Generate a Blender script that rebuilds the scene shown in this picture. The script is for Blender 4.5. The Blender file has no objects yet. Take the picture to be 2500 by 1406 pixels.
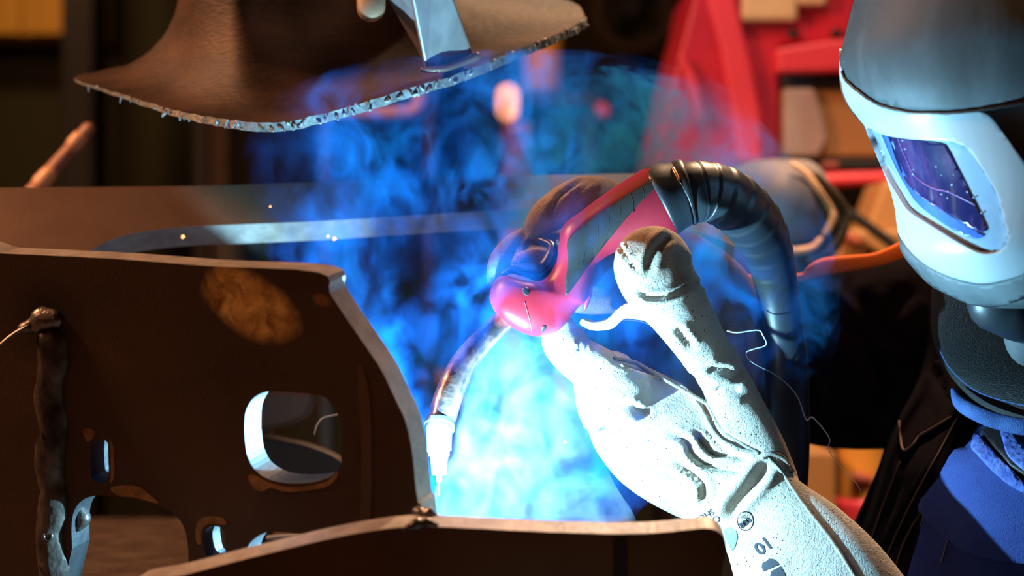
import bpy, bmesh, math, random
import numpy as np
from mathutils import Vector, Matrix
from mathutils.bvhtree import BVHTree
from mathutils.geometry import delaunay_2d_cdt
random.seed(7)
SC = bpy.context.scene
COL = SC.collection
# ------------------------------------------------------------------ camera, world, lights, exposure
CZ = 1.30
LENS = 70.0
K = 36.0/LENS/2500.0
def P(x, y, d):
    return Vector(((x-1250)*K*d, d, CZ-(y-703)*K*d))
cd = bpy.data.cameras.new('camera'); cam = bpy.data.objects.new('camera', cd); COL.objects.link(cam)
cam.location = (0, 0, CZ); cam.rotation_euler = (math.pi/2, 0, 0)
cd.lens = LENS; cd.sensor_width = 36; cd.clip_start = 0.05; cd.clip_end = 40
cd.dof.use_dof = True; cd.dof.focus_distance = 1.56; cd.dof.aperture_fstop = 4.0
SC.camera = cam
w = bpy.data.worlds.new('world'); SC.world = w; w.use_nodes = True
w.node_tree.nodes['Background'].inputs[0].default_value = (1.0, 0.5, 0.25, 1)
w.node_tree.nodes['Background'].inputs[1].default_value = 0.004
SC.view_settings.view_transform = 'Standard'; SC.view_settings.look = 'None'
SC.view_settings.exposure = 0.0; SC.view_settings.gamma = 1.0; SC.view_settings.use_curve_mapping = False
SC.cycles.max_bounces = 6; SC.cycles.diffuse_bounces = 3; SC.cycles.glossy_bounces = 3
SC.cycles.transmission_bounces = 4; SC.cycles.transparent_max_bounces = 8; SC.cycles.volume_bounces = 0
SC.cycles.volume_step_rate = 1.0; SC.cycles.volume_max_steps = 256
SC.cycles.use_denoising = True; SC.cycles.sample_clamp_indirect = 4.0
ARC = P(1070, 1188, 1.465)
def light(name, kind, loc, power, color, size=0.1, target=None, spot=60):
    l = bpy.data.lights.new(name, kind); o = bpy.data.objects.new(name, l); COL.objects.link(o)
    o.location = loc; l.energy = power; l.color = color
    if kind == 'AREA': l.size = size
    else: l.shadow_soft_size = size
    if kind == 'SPOT': l.spot_size = math.radians(spot); l.spot_blend = 0.5
    if target is not None:
        o.rotation_euler = (Vector(target)-Vector(loc)).to_track_quat('-Z', 'Y').to_euler()
    return o
light('arc_light', 'POINT', ARC, 34.0, (0.32, 0.72, 1.0), 0.003)
light('left_hall_lamp', 'AREA', (-1.7, 1.62, 2.65), 66, (1.0, 0.46, 0.22), 0.35, (-0.35, 1.75, 1.4))
light('right_hall_lamp', 'AREA', (1.5, 1.45, 3.0), 9, (1.0, 0.50, 0.30), 0.5, (0.0, 1.6, 1.3))
light('front_hall_lamp', 'AREA', (-1.2, -0.9, 1.7), 1.9, (1.0, 0.36, 0.10), 0.6, (-0.2, 1.5, 1.2))
light('machine_fill_spot', 'SPOT', (0.1, 1.9, 3.2), 80, (1.0, 0.72, 0.55), 0.15, P(1880, 250, 2.95), 50)  # added spot out of view, brightens the red machine
light('cabinet_fill_spot', 'SPOT', (-0.9, 3.2, 3.2), 90, (1.0, 0.62, 0.25), 0.15, P(40, -20, 5.1), 26)  # unseen narrow spot put in to light only the yellow cabinet
light('shelf_fill_spot', 'SPOT', (0.3, 2.9, 3.2), 90, (1.0, 0.62, 0.35), 0.1, P(1290, 260, 4.2), 30)  # invented spot that lifts the canister and red post out of the dark
light('lining_rim_spot', 'SPOT', (0.65, 2.7, 3.1), 420, (1.0, 0.62, 0.35), 0.1, P(2100, 640, 1.84), 28)  # added backlight that makes the orange sleeve lining bright
light('crate_fill_spot', 'SPOT', (0.5, 2.05, 2.5), 110, (1.0, 0.7, 0.4), 0.1, P(2080, 1200, 2.65), 40)  # extra unseen spot for the box and cylinder behind the gauntlet

# ------------------------------------------------------------------ materials
def nt(name):
    m = bpy.data.materials.new(name); m.use_nodes = True
    return m, m.node_tree.nodes, m.node_tree.links, m.node_tree.nodes['Principled BSDF']
def ramp(N, L, fac, stops):
    r = N.new('ShaderNodeValToRGB'); L.new(fac, r.inputs[0]); e = r.color_ramp.elements
    e[0].position = stops[0][0]; e[0].color = (*stops[0][1], 1)
    e[1].position = stops[-1][0]; e[1].color = (*stops[-1][1], 1)
    for p, c in stops[1:-1]:
        k = e.new(p); k.color = (*c, 1)
    return r.outputs[0]
def noise(N, L, co, scale, detail=4, rough=0.5, dist=0.0):
    n = N.new('ShaderNodeTexNoise'); n.inputs['Scale'].default_value = scale; n.inputs['Detail'].default_value = detail
    n.inputs['Roughness'].default_value = rough; n.inputs['Distortion'].default_value = dist
    if co is not None: L.new(co, n.inputs['Vector'])
    return n.outputs['Fac']
def coords(N, L, scale=None):
    t = N.new('ShaderNodeTexCoord').outputs['Object']
    if scale:
        m = N.new('ShaderNodeMapping'); m.inputs['Scale'].default_value = scale; L.new(t, m.inputs['Vector']); t = m.outputs['Vector']
    return t
def mixc(N, L, fac, a, b, mode='MIX'):
    m = N.new('ShaderNodeMix'); m.data_type = 'RGBA'; m.blend_type = mode
    for s, v in ((0, fac), (6, a), (7, b)):
        if hasattr(v, 'is_linked') or hasattr(v, 'links'): L.new(v, m.inputs[s])
        else: m.inputs[s].default_value = v if s == 0 else (*v, 1)
    return m.outputs[2]
def bump(N, L, B, h, strength, dist):
    b = N.new('ShaderNodeBump'); b.inputs['Strength'].default_value = strength; b.inputs['Distance'].default_value = dist
    L.new(h, b.inputs['Height']); L.new(b.outputs[0], B.inputs['Normal'])
def mat(name, c, rough=0.6, metal=0.0, c2=None, scale=12, detail=4, bs=0.2, bscale=300, bd=0.001, stretch=None, spec=0.5, lo=0.35, hi=0.65, sheen=0.0):
    m, N, L, B = nt(name)
    co = coords(N, L, stretch)
    f = noise(N, L, co, scale, detail, 0.6)
    L.new(ramp(N, L, f, [(lo, c), (hi, c2 or tuple(v*0.75 for v in c))]), B.inputs['Base Color'])
    B.inputs['Roughness'].default_value = rough; B.inputs['Metallic'].default_value = metal
    B.inputs['Specular IOR Level'].default_value = spec
    if sheen: B.inputs['Sheen Weight'].default_value = sheen
    if bs: bump(N, L, B, noise(N, L, co, bscale, 3), bs, bd)
    return m
def emis(name, c, s):
    m, N, L, B = nt(name); B.inputs['Base Color'].default_value = (*c, 1)
    B.inputs['Emission Color'].default_value = (*c, 1); B.inputs['Emission Strength'].default_value = s
    return m
M = {}
M['scale'] = mat('mill_scale_steel', (0.085, 0.045, 0.026), 0.5, 0.3, (0.13, 0.075, 0.045), 9, 6, 0.25, 420, 0.0006)
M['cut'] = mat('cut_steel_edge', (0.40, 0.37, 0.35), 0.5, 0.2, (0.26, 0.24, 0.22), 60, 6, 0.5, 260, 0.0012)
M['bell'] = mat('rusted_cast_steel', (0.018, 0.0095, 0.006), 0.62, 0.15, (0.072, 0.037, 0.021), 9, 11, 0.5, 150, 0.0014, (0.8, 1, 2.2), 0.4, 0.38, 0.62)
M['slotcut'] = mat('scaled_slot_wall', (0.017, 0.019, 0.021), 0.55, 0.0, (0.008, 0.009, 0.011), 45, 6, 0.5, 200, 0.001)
M['rimcut'] = mat('burnt_cut_rim', (0.24, 0.26, 0.27), 0.5, 0.2, (0.10, 0.11, 0.11), 90, 6, 0.6, 260, 0.0015)
M['weld'] = mat('weld_metal', (0.25, 0.22, 0.2), 0.32, 0.7, (0.06, 0.05, 0.045), 45, 4, 0.8, 90, 0.003)
M['seam'] = mat('weld_seam_metal', (0.16, 0.13, 0.11), 0.42, 0.5, (0.02, 0.015, 0.012), 38, 3, 0.9, 60, 0.004, (1, 1, 0.7))
M['bar'] = mat('bright_bar_steel', (0.22, 0.22, 0.23), 0.45, 0.3, (0.14, 0.14, 0.15), 60, 6, 0.3, 200, 0.0008, (1, 1, 0.3))
M['lug'] = mat('tan_lug_steel', (0.3, 0.18, 0.11), 0.6, 0.2)
M['table'] = mat('workbench_steel', (0.05, 0.035, 0.026), 0.6, 0.2, (0.15, 0.11, 0.085), 40, 12, 0.9, 260, 0.002, (0.7, 1.2, 1))
M['red'] = mat('torch_red_plastic', (0.26, 0.009, 0.02), 0.4, 0, (0.20, 0.007, 0.016), 20, 3, 0.12, 500, 0.0004)
M['grip'] = mat('grey_grip_rubber', (0.016, 0.016, 0.015), 0.65, 0, (0.010, 0.010, 0.010), 18, 3, 0.2, 350, 0.0005, None, 0.25)
M['rubber'] = mat('black_rubber', (0.024, 0.030, 0.036), 0.4, 0, (0.014, 0.018, 0.024), 15, 3, 0.15, 300, 0.0005)
M['blackp'] = mat('black_plastic', (0.02, 0.02, 0.022), 0.4, 0, None, 15, 3, 0.1)
M['neck'] = mat('scorched_copper_neck', (0.48, 0.30, 0.25), 0.3, 0.8, (0.12, 0.12, 0.15), 55, 5, 0.4, 160, 0.0012, None, 0.5, 0.42, 0.6)
M['nozzle'] = mat('nickel_nozzle', (0.10, 0.11, 0.13), 0.35, 0.5, (0.06, 0.07, 0.09), 40)
M['brass'] = mat('brass_clip', (0.6, 0.35, 0.2), 0.35, 0.6)
M['dome'] = mat('scuffed_black_shell', (0.040, 0.052, 0.056), 0.6, 0, (0.115, 0.14, 0.15), 9, 10, 0.2, 90, 0.0006, (1, 1, 0.35), 0.3, 0.42, 0.66)
M['white'] = mat('white_visor_plastic', (0.34, 0.39, 0.42), 0.38, 0, (0.32, 0.37, 0.40), 5, 2, 0)
M['tray'] = mat('visor_cover_clear', (0.20, 0.33, 0.45), 0.14, 0, (0.30, 0.42, 0.52), 40, 6, 0.2, 200, 0.0004, None, 0.7, 0.5, 0.75)
M['lens'] = mat('violet_filter_lens', (0.012, 0.014, 0.07), 0.12, 0, (0.10, 0.05, 0.16), 45, 9, 0.15, 250, 0.0004, (1, 1, 0.3), 0.9, 0.48, 0.72)
M['collarf'] = mat('dark_collar_suede', (0.0022, 0.002, 0.002), 1.0, 0, (0.004, 0.0035, 0.003), 30, 4, 1.0, 700, 0.002, None, 0.0, 0.35, 0.65, 0.12)
M['hem'] = mat('denim_hem', (0.05, 0.10, 0.26), 0.85, 0, (0.035, 0.07, 0.2), 80, 4, 0.8, 900, 0.001, None, 0.2)
M['jacket'] = mat('dark_navy_jacket', (0.004, 0.0028, 0.004), 1.0, 0, (0.008, 0.0055, 0.0075), 8, 4, 0.5, 600, 0.001, None, 0.02)
M['orange'] = mat('orange_lining', (0.75, 0.16, 0.02), 0.85, 0, (0.7, 0.13, 0.02), 8, 2, 0.3, 500, 0.0005, None, 0.2)
M['blue'] = mat('blue_work_shirt', (0.035, 0.055, 0.19), 0.9, 0, (0.022, 0.035, 0.14), 12, 5, 0.6, 800, 0.0012, None, 0.2)
M['bluel'] = mat('blue_ribbed_edge', (0.10, 0.15, 0.42), 0.85, 0, (0.05, 0.08, 0.3), 90, 3, 0.9, 240, 0.002, None, 0.2)
M['yarn'] = mat('yellow_bristles', (0.6, 0.55, 0.2), 0.8)
M['skin'] = mat('skin', (0.5, 0.3, 0.22), 0.6)
M['trousers'] = mat('dark_trousers', (0.02, 0.02, 0.03), 0.9)
M['boot'] = mat('boot_leather', (0.03, 0.02, 0.015), 0.6)
M['ink'] = mat('printed_ink', (0.012, 0.013, 0.02), 0.8, 0, None, 10, 2, 0)
M['dirt'] = mat('grey_blue_smudge', (0.05, 0.055, 0.08), 0.9, 0, (0.12, 0.12, 0.14), 60, 4, 0)
def leather(name, light, dark, brown, dirty=0.5, dots=0.12):
    m, N, L, B = nt(name); co = coords(N, L)
    big = noise(N, L, co, 14, 6, 0.6)
    base = ramp(N, L, big, [(0.36, light), (0.56, dark), (0.72, brown)])
    v = N.new('ShaderNodeTexVoronoi'); v.inputs['Scale'].default_value = 260; L.new(co, v.inputs['Vector'])
    th = noise(N, L, co, 30, 2)
    mm = N.new('ShaderNodeMath'); mm.operation = 'MULTIPLY'; L.new(th, mm.inputs[0]); mm.inputs[1].default_value = dots*2
    lt = N.new('ShaderNodeMath'); lt.operation = 'LESS_THAN'; L.new(v.outputs['Distance'], lt.inputs[0]); L.new(mm.outputs[0], lt.inputs[1])
    c = mixc(N, L, lt.outputs[0], base, (0.03, 0.025, 0.02))
    L.new(c, B.inputs['Base Color']); B.inputs['Roughness'].default_value = 0.9; B.inputs['Specular IOR Level'].default_value = 0.15
    a = noise(N, L, co, 620, 3, 0.7); b = noise(N, L, co, 90, 4, 0.6)
    s = N.new('ShaderNodeMath'); s.operation = 'ADD'; L.new(a, s.inputs[0]); L.new(b, s.inputs[1])
    bump(N, L, B, s.outputs[0], 0.9, 0.0016)
    return m
M['glove'] = leather('pale_cowhide', (0.50, 0.47, 0.42), (0.40, 0.34, 0.28), (0.22, 0.14, 0.09))
M['gloved'] = leather('sooty_cowhide', (0.30, 0.22, 0.18), (0.2, 0.15, 0.12), (0.28, 0.18, 0.12), 0.5, 0.1)
# background
def bg(name, c, rough=0.7, c2=None, metal=0, scale=6): return mat(name, c, rough, metal, c2, scale, 3, 0)
M['wall'] = bg('dark_olive_wall', (0.028, 0.024, 0.008), 0.9, (0.02, 0.017, 0.006), 0, 1.2)
M['wallr'] = bg('dark_brown_wall', (0.02, 0.013, 0.009), 0.9)
M['floor'] = bg('oily_concrete', (0.05, 0.045, 0.04), 0.8)
M['yellow'] = mat('yellow_cabinet_paint', (0.62, 0.30, 0.025), 0.6, 0, (0.5, 0.23, 0.02), 9, 2, 0, 10, 0.001, (5, 1, 0.3))
M['darkst'] = bg('dark_steel', (0.010, 0.010, 0.009), 0.7)
M['brownst'] = bg('brown_steel', (0.05, 0.025, 0.015), 0.7)
M['pinkst'] = bg('dull_pink_pipe', (0.42, 0.22, 0.17), 0.5)
M['mred'] = bg('machine_red', (0.55, 0.012, 0.035), 0.45, (0.42, 0.01, 0.04))
M['mred2'] = bg('machine_light_red', (0.80, 0.05, 0.08), 0.45, (0.70, 0.04, 0.08))
M['cream'] = bg('cream_label', (0.75, 0.5, 0.28), 0.6)
M['tan'] = bg('tan_panel', (0.42, 0.20, 0.07), 0.6, (0.36, 0.17, 0.06))
M['greyp'] = bg('grey_pink_panel', (0.42, 0.30, 0.28), 0.6)
M['black'] = bg('black_panel', (0.006, 0.006, 0.008), 0.6)
M['navy'] = bg('navy_strip', (0.008, 0.012, 0.035), 0.5)
M['amber'] = emis('amber_lamp_glow', (1.0, 0.42, 0.10), 2.6)
M['ochre'] = bg('ochre_paint', (0.7, 0.3, 0.05), 0.5)
M['rpost'] = bg('rusty_red_paint', (0.35, 0.07, 0.04), 0.6)
M['hoodg'] = bg('grey_violet_fabric', (0.15, 0.125, 0.14), 0.8, (0.08, 0.06, 0.065), 0, 14)
M['rim'] = bg('pale_rim_piping', (0.8, 0.45, 0.28), 0.4)
M['spark'] = emis('hot_spark_and_glint', (1.0, 0.36, 0.13), 4)
M['led'] = emis('hot_spark_small', (1.0, 0.25, 0.08), 5)
M['thread'] = mat('pale_thread', (0.5, 0.55, 0.6), 0.5, 0, None, 10, 2, 0)

# ------------------------------------------------------------------ mesh helpers
ORI = {}
def base_of(vs):
    a = np.array([tuple(v) for v in vs]); lo = a.min(0); hi = a.max(0)
    return Vector(((lo[0]+hi[0])/2, (lo[1]+hi[1])/2, lo[2]))
def add(name, verts, faces, m, parent=None, smooth=True, mats=None, midx=None):
    me = bpy.data.meshes.new(name)
    o = bpy.data.objects.new(name, me); COL.objects.link(o)
    org = ORI[parent.name] if parent is not None else base_of(verts)
    me.from_pydata([tuple(Vector(v)-org) for v in verts], [], faces)
    bm = bmesh.new(); bm.from_mesh(me); bmesh.ops.recalc_face_normals(bm, faces=bm.faces); bm.to_mesh(me); bm.free()
    for x in (mats or [m]): me.materials.append(M[x] if isinstance(x, str) else x)
    if midx:
        for p, i in zip(me.polygons, midx): p.material_index = i
    if smooth:
        for p in me.polygons: p.use_smooth = True
    if parent is not None: o.parent = parent
    else: o.location = org
    ORI[o.name] = org
    return o
def thing(name, loc, label, cat, group=None):
    o = bpy.data.objects.new(name, None); COL.objects.link(o); o.location = loc; o.empty_display_size = 0.05
    ORI[o.name] = Vector(loc); tag(o, label, cat, group); return o
def tag(o, label=None, cat=None, group=None, kind=None):
    if label: o['label'] = label
    if cat: o['category'] = cat
    if group: o['group'] = group
    if kind: o['kind'] = kind
    return o
def cr(pts, n, closed=False):
    A = np.array(pts, float); m = len(A)
    if closed: idx = lambda i: A[i % m]; segs = m
    else: idx = lambda i: A[min(max(i, 0), m-1)]; segs = m-1
    out = []
    for s in range(segs):
        p0, p1, p2, p3 = idx(s-1), idx(s), idx(s+1), idx(s+2)
        for k in range(n):
            t = k/n
            out.append(0.5*((2*p1)+(-p0+p2)*t+(2*p0-5*p1+4*p2-p3)*t*t+(-p0+3*p1-3*p2+p3)*t**3))
    if not closed: out.append(A[-1])
    return np.array(out)
def limb_geo(pts, n=20, sub=5, q=1.0, cap=True, rfun=None, world=False, flat=False):
    """pts: (px, py, depth, radius_px); returns verts, faces. q scales the radius towards the viewer."""
    A = cr(pts, sub)
    if world: C = A[:, :3]; R = A[:, 3]
    else:
        C = np.array([tuple(P(a[0], a[1], a[2])) for a in A]); R = np.array([a[3]*K*a[2] for a in A])
    if rfun is not None:
        R = np.array([r*rfun(i/(len(R)-1)) for i, r in enumerate(R)])
    T = np.gradient(C, axis=0); T /= np.linalg.norm(T, axis=1)[:, None]
    if cap and not flat:
        C2 = [C[0]-T[0]*R[0]*s for s in (0.98, 0.85, 0.6, 0.3)]; R2 = [R[0]*s for s in (0.2, 0.53, 0.8, 0.954)]
        C3 = [C[-1]+T[-1]*R[-1]*s for s in (0.3, 0.6, 0.85, 0.98)]; R3 = [R[-1]*s for s in (0.954, 0.8, 0.53, 0.2)]
        C = np.vstack([C2, C, C3]); R = np.concatenate([R2, R, R3]); T = np.vstack([[T[0]]*4, T, [T[-1]]*4])
    u = np.cross(T[0], [0, 1, 0]); 
    if np.linalg.norm(u) < 0.1: u = np.cross(T[0], [0, 0, 1])
    u /= np.linalg.norm(u); V = []
    for c, r, t in zip(C, R, T):
        u = u-t*np.dot(u, t); u /= np.linalg.norm(u); v = np.cross(t, u)
        for k in range(n):
            a = 2*math.pi*k/n; o = (u*math.cos(a)+v*math.sin(a))*r; o = o*np.array([1, q, 1]); V.append(c+o)
    F = []; m = len(C)
    for i in range(m-1):
        for k in range(n):
            F.append((i*n+k, i*n+(k+1) % n, (i+1)*n+(k+1) % n, (i+1)*n+k))
    F.append(tuple(range(n))[::-1]); F.append(tuple((m-1)*n+k for k in range(n)))
    return V, F
def limb(name, pts, m, parent=None, **kw):
    V, F = limb_geo(pts, **kw); return add(name, V, F, m, parent)
def join(parts):
    V, F = [], []
    for v, f in parts:
        b = len(V); V += list(v); F += [tuple(i+b for i in x) for x in f]
    return V, F
def loftrings(name, rings, m, parent=None, capped=True, **kw):
    n = len(rings[0]); V = [p for r in rings for p in r]; F = []
    for i in range(len(rings)-1):
        for k in range(n):
            F.append((i*n+k, i*n+(k+1) % n, (i+1)*n+(k+1) % n, (i+1)*n+k))
    if capped:
        F.append(tuple(range(n))[::-1]); F.append(tuple((len(rings)-1)*n+k for k in range(n)))
    return add(name, V, F, m, parent, **kw)
def box_geo(lo, hi):
    x0, y0, z0 = lo; x1, y1, z1 = hi
    V = [(x0, y0, z0), (x1, y0, z0), (x1, y1, z0), (x0, y1, z0), (x0, y0, z1), (x1, y0, z1), (x1, y1, z1), (x0, y1, z1)]
    return [Vector(v) for v in V], [(0, 3, 2, 1), (4, 5, 6, 7), (0, 1, 5, 4), (1, 2, 6, 5), (2, 3, 7, 6), (3, 0, 4, 7)]
def bevel(o, wd=0.004, seg=2):
    b = o.modifiers.new('bevel', 'BEVEL'); b.width = wd; b.segments = seg; b.limit_method = 'ANGLE'; b.angle_limit = math.radians(35)
    return o
def box(name, lo, hi, m, parent=None, bev=0.004):
    V, F = box_geo(lo, hi); o = add(name, V, F, m, parent, smooth=False)
    if bev: bevel(o, bev)
    return o
def pbox(name, x0, x1, y0, y1, d, th, m, parent=None, bev=0.006):
    a = P(x0, y1, d); b = P(x1, y0, d)
    return box(name, (a.x, d, a.z), (b.x, d+th, b.z), m, parent, bev)
def slab(name, poly, d, th, m, parent=None, bev=0.006, sm=0):
    if sm: poly = [tuple(p) for p in cr(poly, sm, True)]
    n = len(poly); V = [P(x, y, d) for x, y in poly]; V += [Vector((v.x, d+th, v.z)) for v in V[:n]]
    F = [tuple(range(n)), tuple(range(n, 2*n))[::-1]]+[(i, (i+1) % n, n+(i+1) % n, n+i) for i in range(n)]
    o = add(name, V, F, m, parent, smooth=False)
    if bev: bevel(o, bev)
    return o
def inside(pt, poly):
    x, y = pt; c = False; j = len(poly)-1
    for i in range(len(poly)):
        xi, yi = poly[i]; xj, yj = poly[j]
        if (yi > y) != (yj > y) and x < (xj-xi)*(y-yi)/(yj-yi+1e-12)+xi: c = not c
        j = i
    return c
def tri2d(poly, holes=(), step=None, extra=()):
    pts = [Vector((p[0], p[1])) for p in poly]; edges = [(i, (i+1) % len(poly)) for i in range(len(poly))]
    for h in holes:
        b = len(pts); pts += [Vector((p[0], p[1])) for p in h]; edges += [(b+i, b+(i+1) % len(h)) for i in range(len(h))]
    if step:
        xs = [p[0] for p in poly]; ys = [p[1] for p in poly]
        y = min(ys)+step/2; r = 0
        while y < max(ys):
            x = min(xs)+(step/2 if r % 2 else 0)
            while x < max(xs):
                if inside((x, y), poly) and not any(inside((x, y), h) for h in holes): pts.append(Vector((x, y)))
                x += step
            y += step*0.87; r += 1
    v, e, f, *_ = delaunay_2d_cdt(pts, edges, [], 1, 1e-6)
    V = [(p.x, p.y) for p in v]; F = []
    for t in f:
        c = (sum(V[i][0] for i in t)/len(t), sum(V[i][1] for i in t)/len(t))
        if inside(c, poly) and not any(inside(c, h) for h in holes): F.append(tuple(t))
    return V, F
def boundary(F):
    cnt = {}
    for f in F:
        for i in range(len(f)):
            a, b = f[i], f[(i+1) % len(f)]
            cnt[(a, b)] = 1
    return [(a, b) for (a, b) in cnt if (b, a) not in cnt]
class Plane:
    def __init__(s, x, y, d, yaw, pitch):
        """yaw>0 turns the face to the left of the picture, pitch>0 lifts the face upwards (degrees)"""
        s.o = P(x, y, d); a = math.radians(yaw); e = math.radians(pitch)
        s.n = Vector((-math.sin(a)*math.cos(e), -math.cos(a)*math.cos(e), math.sin(e))).normalized()
        s.u = Vector((math.cos(a), -math.sin(a), 0)).normalized(); s.v = s.n.cross(s.u); 
        if s.v.z < 0: s.v = -s.v
    def hit(s, x, y):
        c = Vector((0, 0, CZ)); r = P(x, y, 1.0)-c
        return c+r*((s.o-c).dot(s.n)/r.dot(s.n))
    def uv(s, x, y):
        h = s.hit(x, y)-s.o; return (h.dot(s.u), h.dot(s.v))
    def w(s, u, v, k=0.0): return s.o+s.u*u+s.v*v-s.n*k
def plate(name, pl, poly, holes, th, mats, parent=None, sm=3, bev=0.0015, jit=0.0, grid=0.03):
    """a steel plate cut to an outline, front face on the plane, real thickness behind it"""
    def prep(pp, s):
        pts = [pl.uv(*p) for p in (cr(pp, s, True) if s else pp)]
        if jit: pts = [(a+random.uniform(-jit, jit), b+random.uniform(-jit, jit)) for a, b in pts]
        return pts
    o2 = prep(poly, sm); hs = [prep(h, 3) for h in holes]
    V2, F2 = tri2d(o2, hs, grid); n = len(V2)
    V = [pl.w(a, b, 0) for a, b in V2]+[pl.w(a, b, th) for a, b in V2]
    F = [f for f in F2]+[tuple(i+n for i in f[::-1]) for f in F2]; mi = [0]*len(F)
    hk = {(round(p[0], 5), round(p[1], 5)) for h in hs for p in h}
    for a, b in boundary(F2):
        F.append((b, a, a+n, b+n)); mi.append(2 if len(mats) > 2 and (round(V2[a][0], 5), round(V2[a][1], 5)) in hk else 1)
    o = add(name, V, F, None, parent, smooth=False, mats=mats, midx=mi)
    if bev and len(mats) > 2: bevel(o, bev, 2)
    elif bev:
        b = bevel(o, bev, 2); b.modifiers[0].material = 1
    return o
def bvh_of(o):
    dg = bpy.context.evaluated_depsgraph_get(); dg.update()
    e = o.evaluated_get(dg); me = e.to_mesh(); org = ORI[o.name]
    if o.parent is not None and o.parent.name in ORI: org = ORI[o.parent.name]
    V = [v.co+org for v in me.vertices]; F = [tuple(p.vertices) for p in me.polygons]
    e.to_mesh_clear(); return BVHTree.FromPolygons(V, F)
def drop(bv, x, y, guess, toward=None):
    c = Vector((0, 0, CZ)); r = (P(x, y, 1.0)-c).normalized()
    h, nrm, i, d = bv.ray_cast(c, r)
    if h is None and toward is not None:
        for s in np.linspace(0.01, 0.5, 60):
            r2 = (P(x+(toward[0]-x)*s, y+(toward[1]-y)*s, 1.0)-c).normalized(); h, nrm, i, d = bv.ray_cast(c, r2)
            if h is not None: break
    if h is None:
        h, nrm, i, d = bv.find_nearest(P(x, y, guess))
    if nrm.dot(r) > 0: nrm = -nrm
    return h, nrm
def patch(name, poly, target, th, m, parent, guess=1.7, holes=(), step=12, sm=4, sink=0.002, puff=0.0):
    """a piece of sheet lying on the surface of target, following its curvature"""
    bv = target if isinstance(target, BVHTree) else bvh_of(target)
    pl = [tuple(p) for p in cr(poly, sm, True)] if sm else list(poly)
    hs = [[tuple(p) for p in cr(h, sm, True)] if sm else list(h) for h in holes]
    V2, F2 = tri2d(pl, hs, step)
    return _drape(name, V2, F2, bv, th, m, parent, guess, sink, puff, pl)
def _drape(name, V2, F2, bv, th, m, parent, guess, sink=0.001, puff=0.0, pl=None):
    tw = (sum(p[0] for p in V2)/len(V2), sum(p[1] for p in V2)/len(V2))
    H = [drop(bv, x, y, guess, tw) for x, y in V2]; n = len(V2)
    nb = [[] for _ in V2]
    for f in F2:
        for i in f: nb[i] += [j for j in f if j != i]
    NR = [h[1] for h in H]
    for _ in range(3):
        NR = [(NR[i]+sum((NR[j] for j in nb[i]), Vector())).normalized() for i in range(n)]
    if th < 0.00075: return add(name, [h[0]+nr*th for h, nr in zip(H, NR)], list(F2), m, parent)
    V = [h[0]+nr*th for h, nr in zip(H, NR)]+[h[0]-nr*sink for h, nr in zip(H, NR)]
    F = list(F2)+[tuple(i+n for i in f[::-1]) for f in F2]
    for a, b in boundary(F2): F.append((b, a, a+n, b+n))
    return add(name, V, F, m, parent)
def text_mesh(s, bold=0.0):
    c = bpy.data.curves.new('t', 'FONT'); c.body = s; c.align_x = 'CENTER'; c.align_y = 'CENTER'; c.offset = bold; c.resolution_u = 3
    o = bpy.data.objects.new('t', c); COL.objects.link(o); dg = bpy.context.evaluated_depsgraph_get(); dg.update()
    me = bpy.data.meshes.new_from_object(o.evaluated_get(dg)); bpy.data.objects.remove(o)
    V = [(v.co.x, v.co.y) for v in me.vertices]; F = [tuple(p.vertices) for p in me.polygons]; return V, F
def print_on(name, s, cx, cy, ang, size, bv, m, parent, guess=1.55, bold=0.0):
    """lettering laid on a surface; ang = direction of reading in the picture, degrees, clockwise from right"""
    V, F = text_mesh(s, bold); a = math.radians(ang)
    V2 = [(cx+size*(x*math.cos(a)+y*math.sin(a)), cy+size*(x*math.sin(a)-y*math.cos(a))) for x, y in V]
    return _drape(name, V2, F, bv, 0.0006, m, parent, guess, 0.0)
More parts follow.
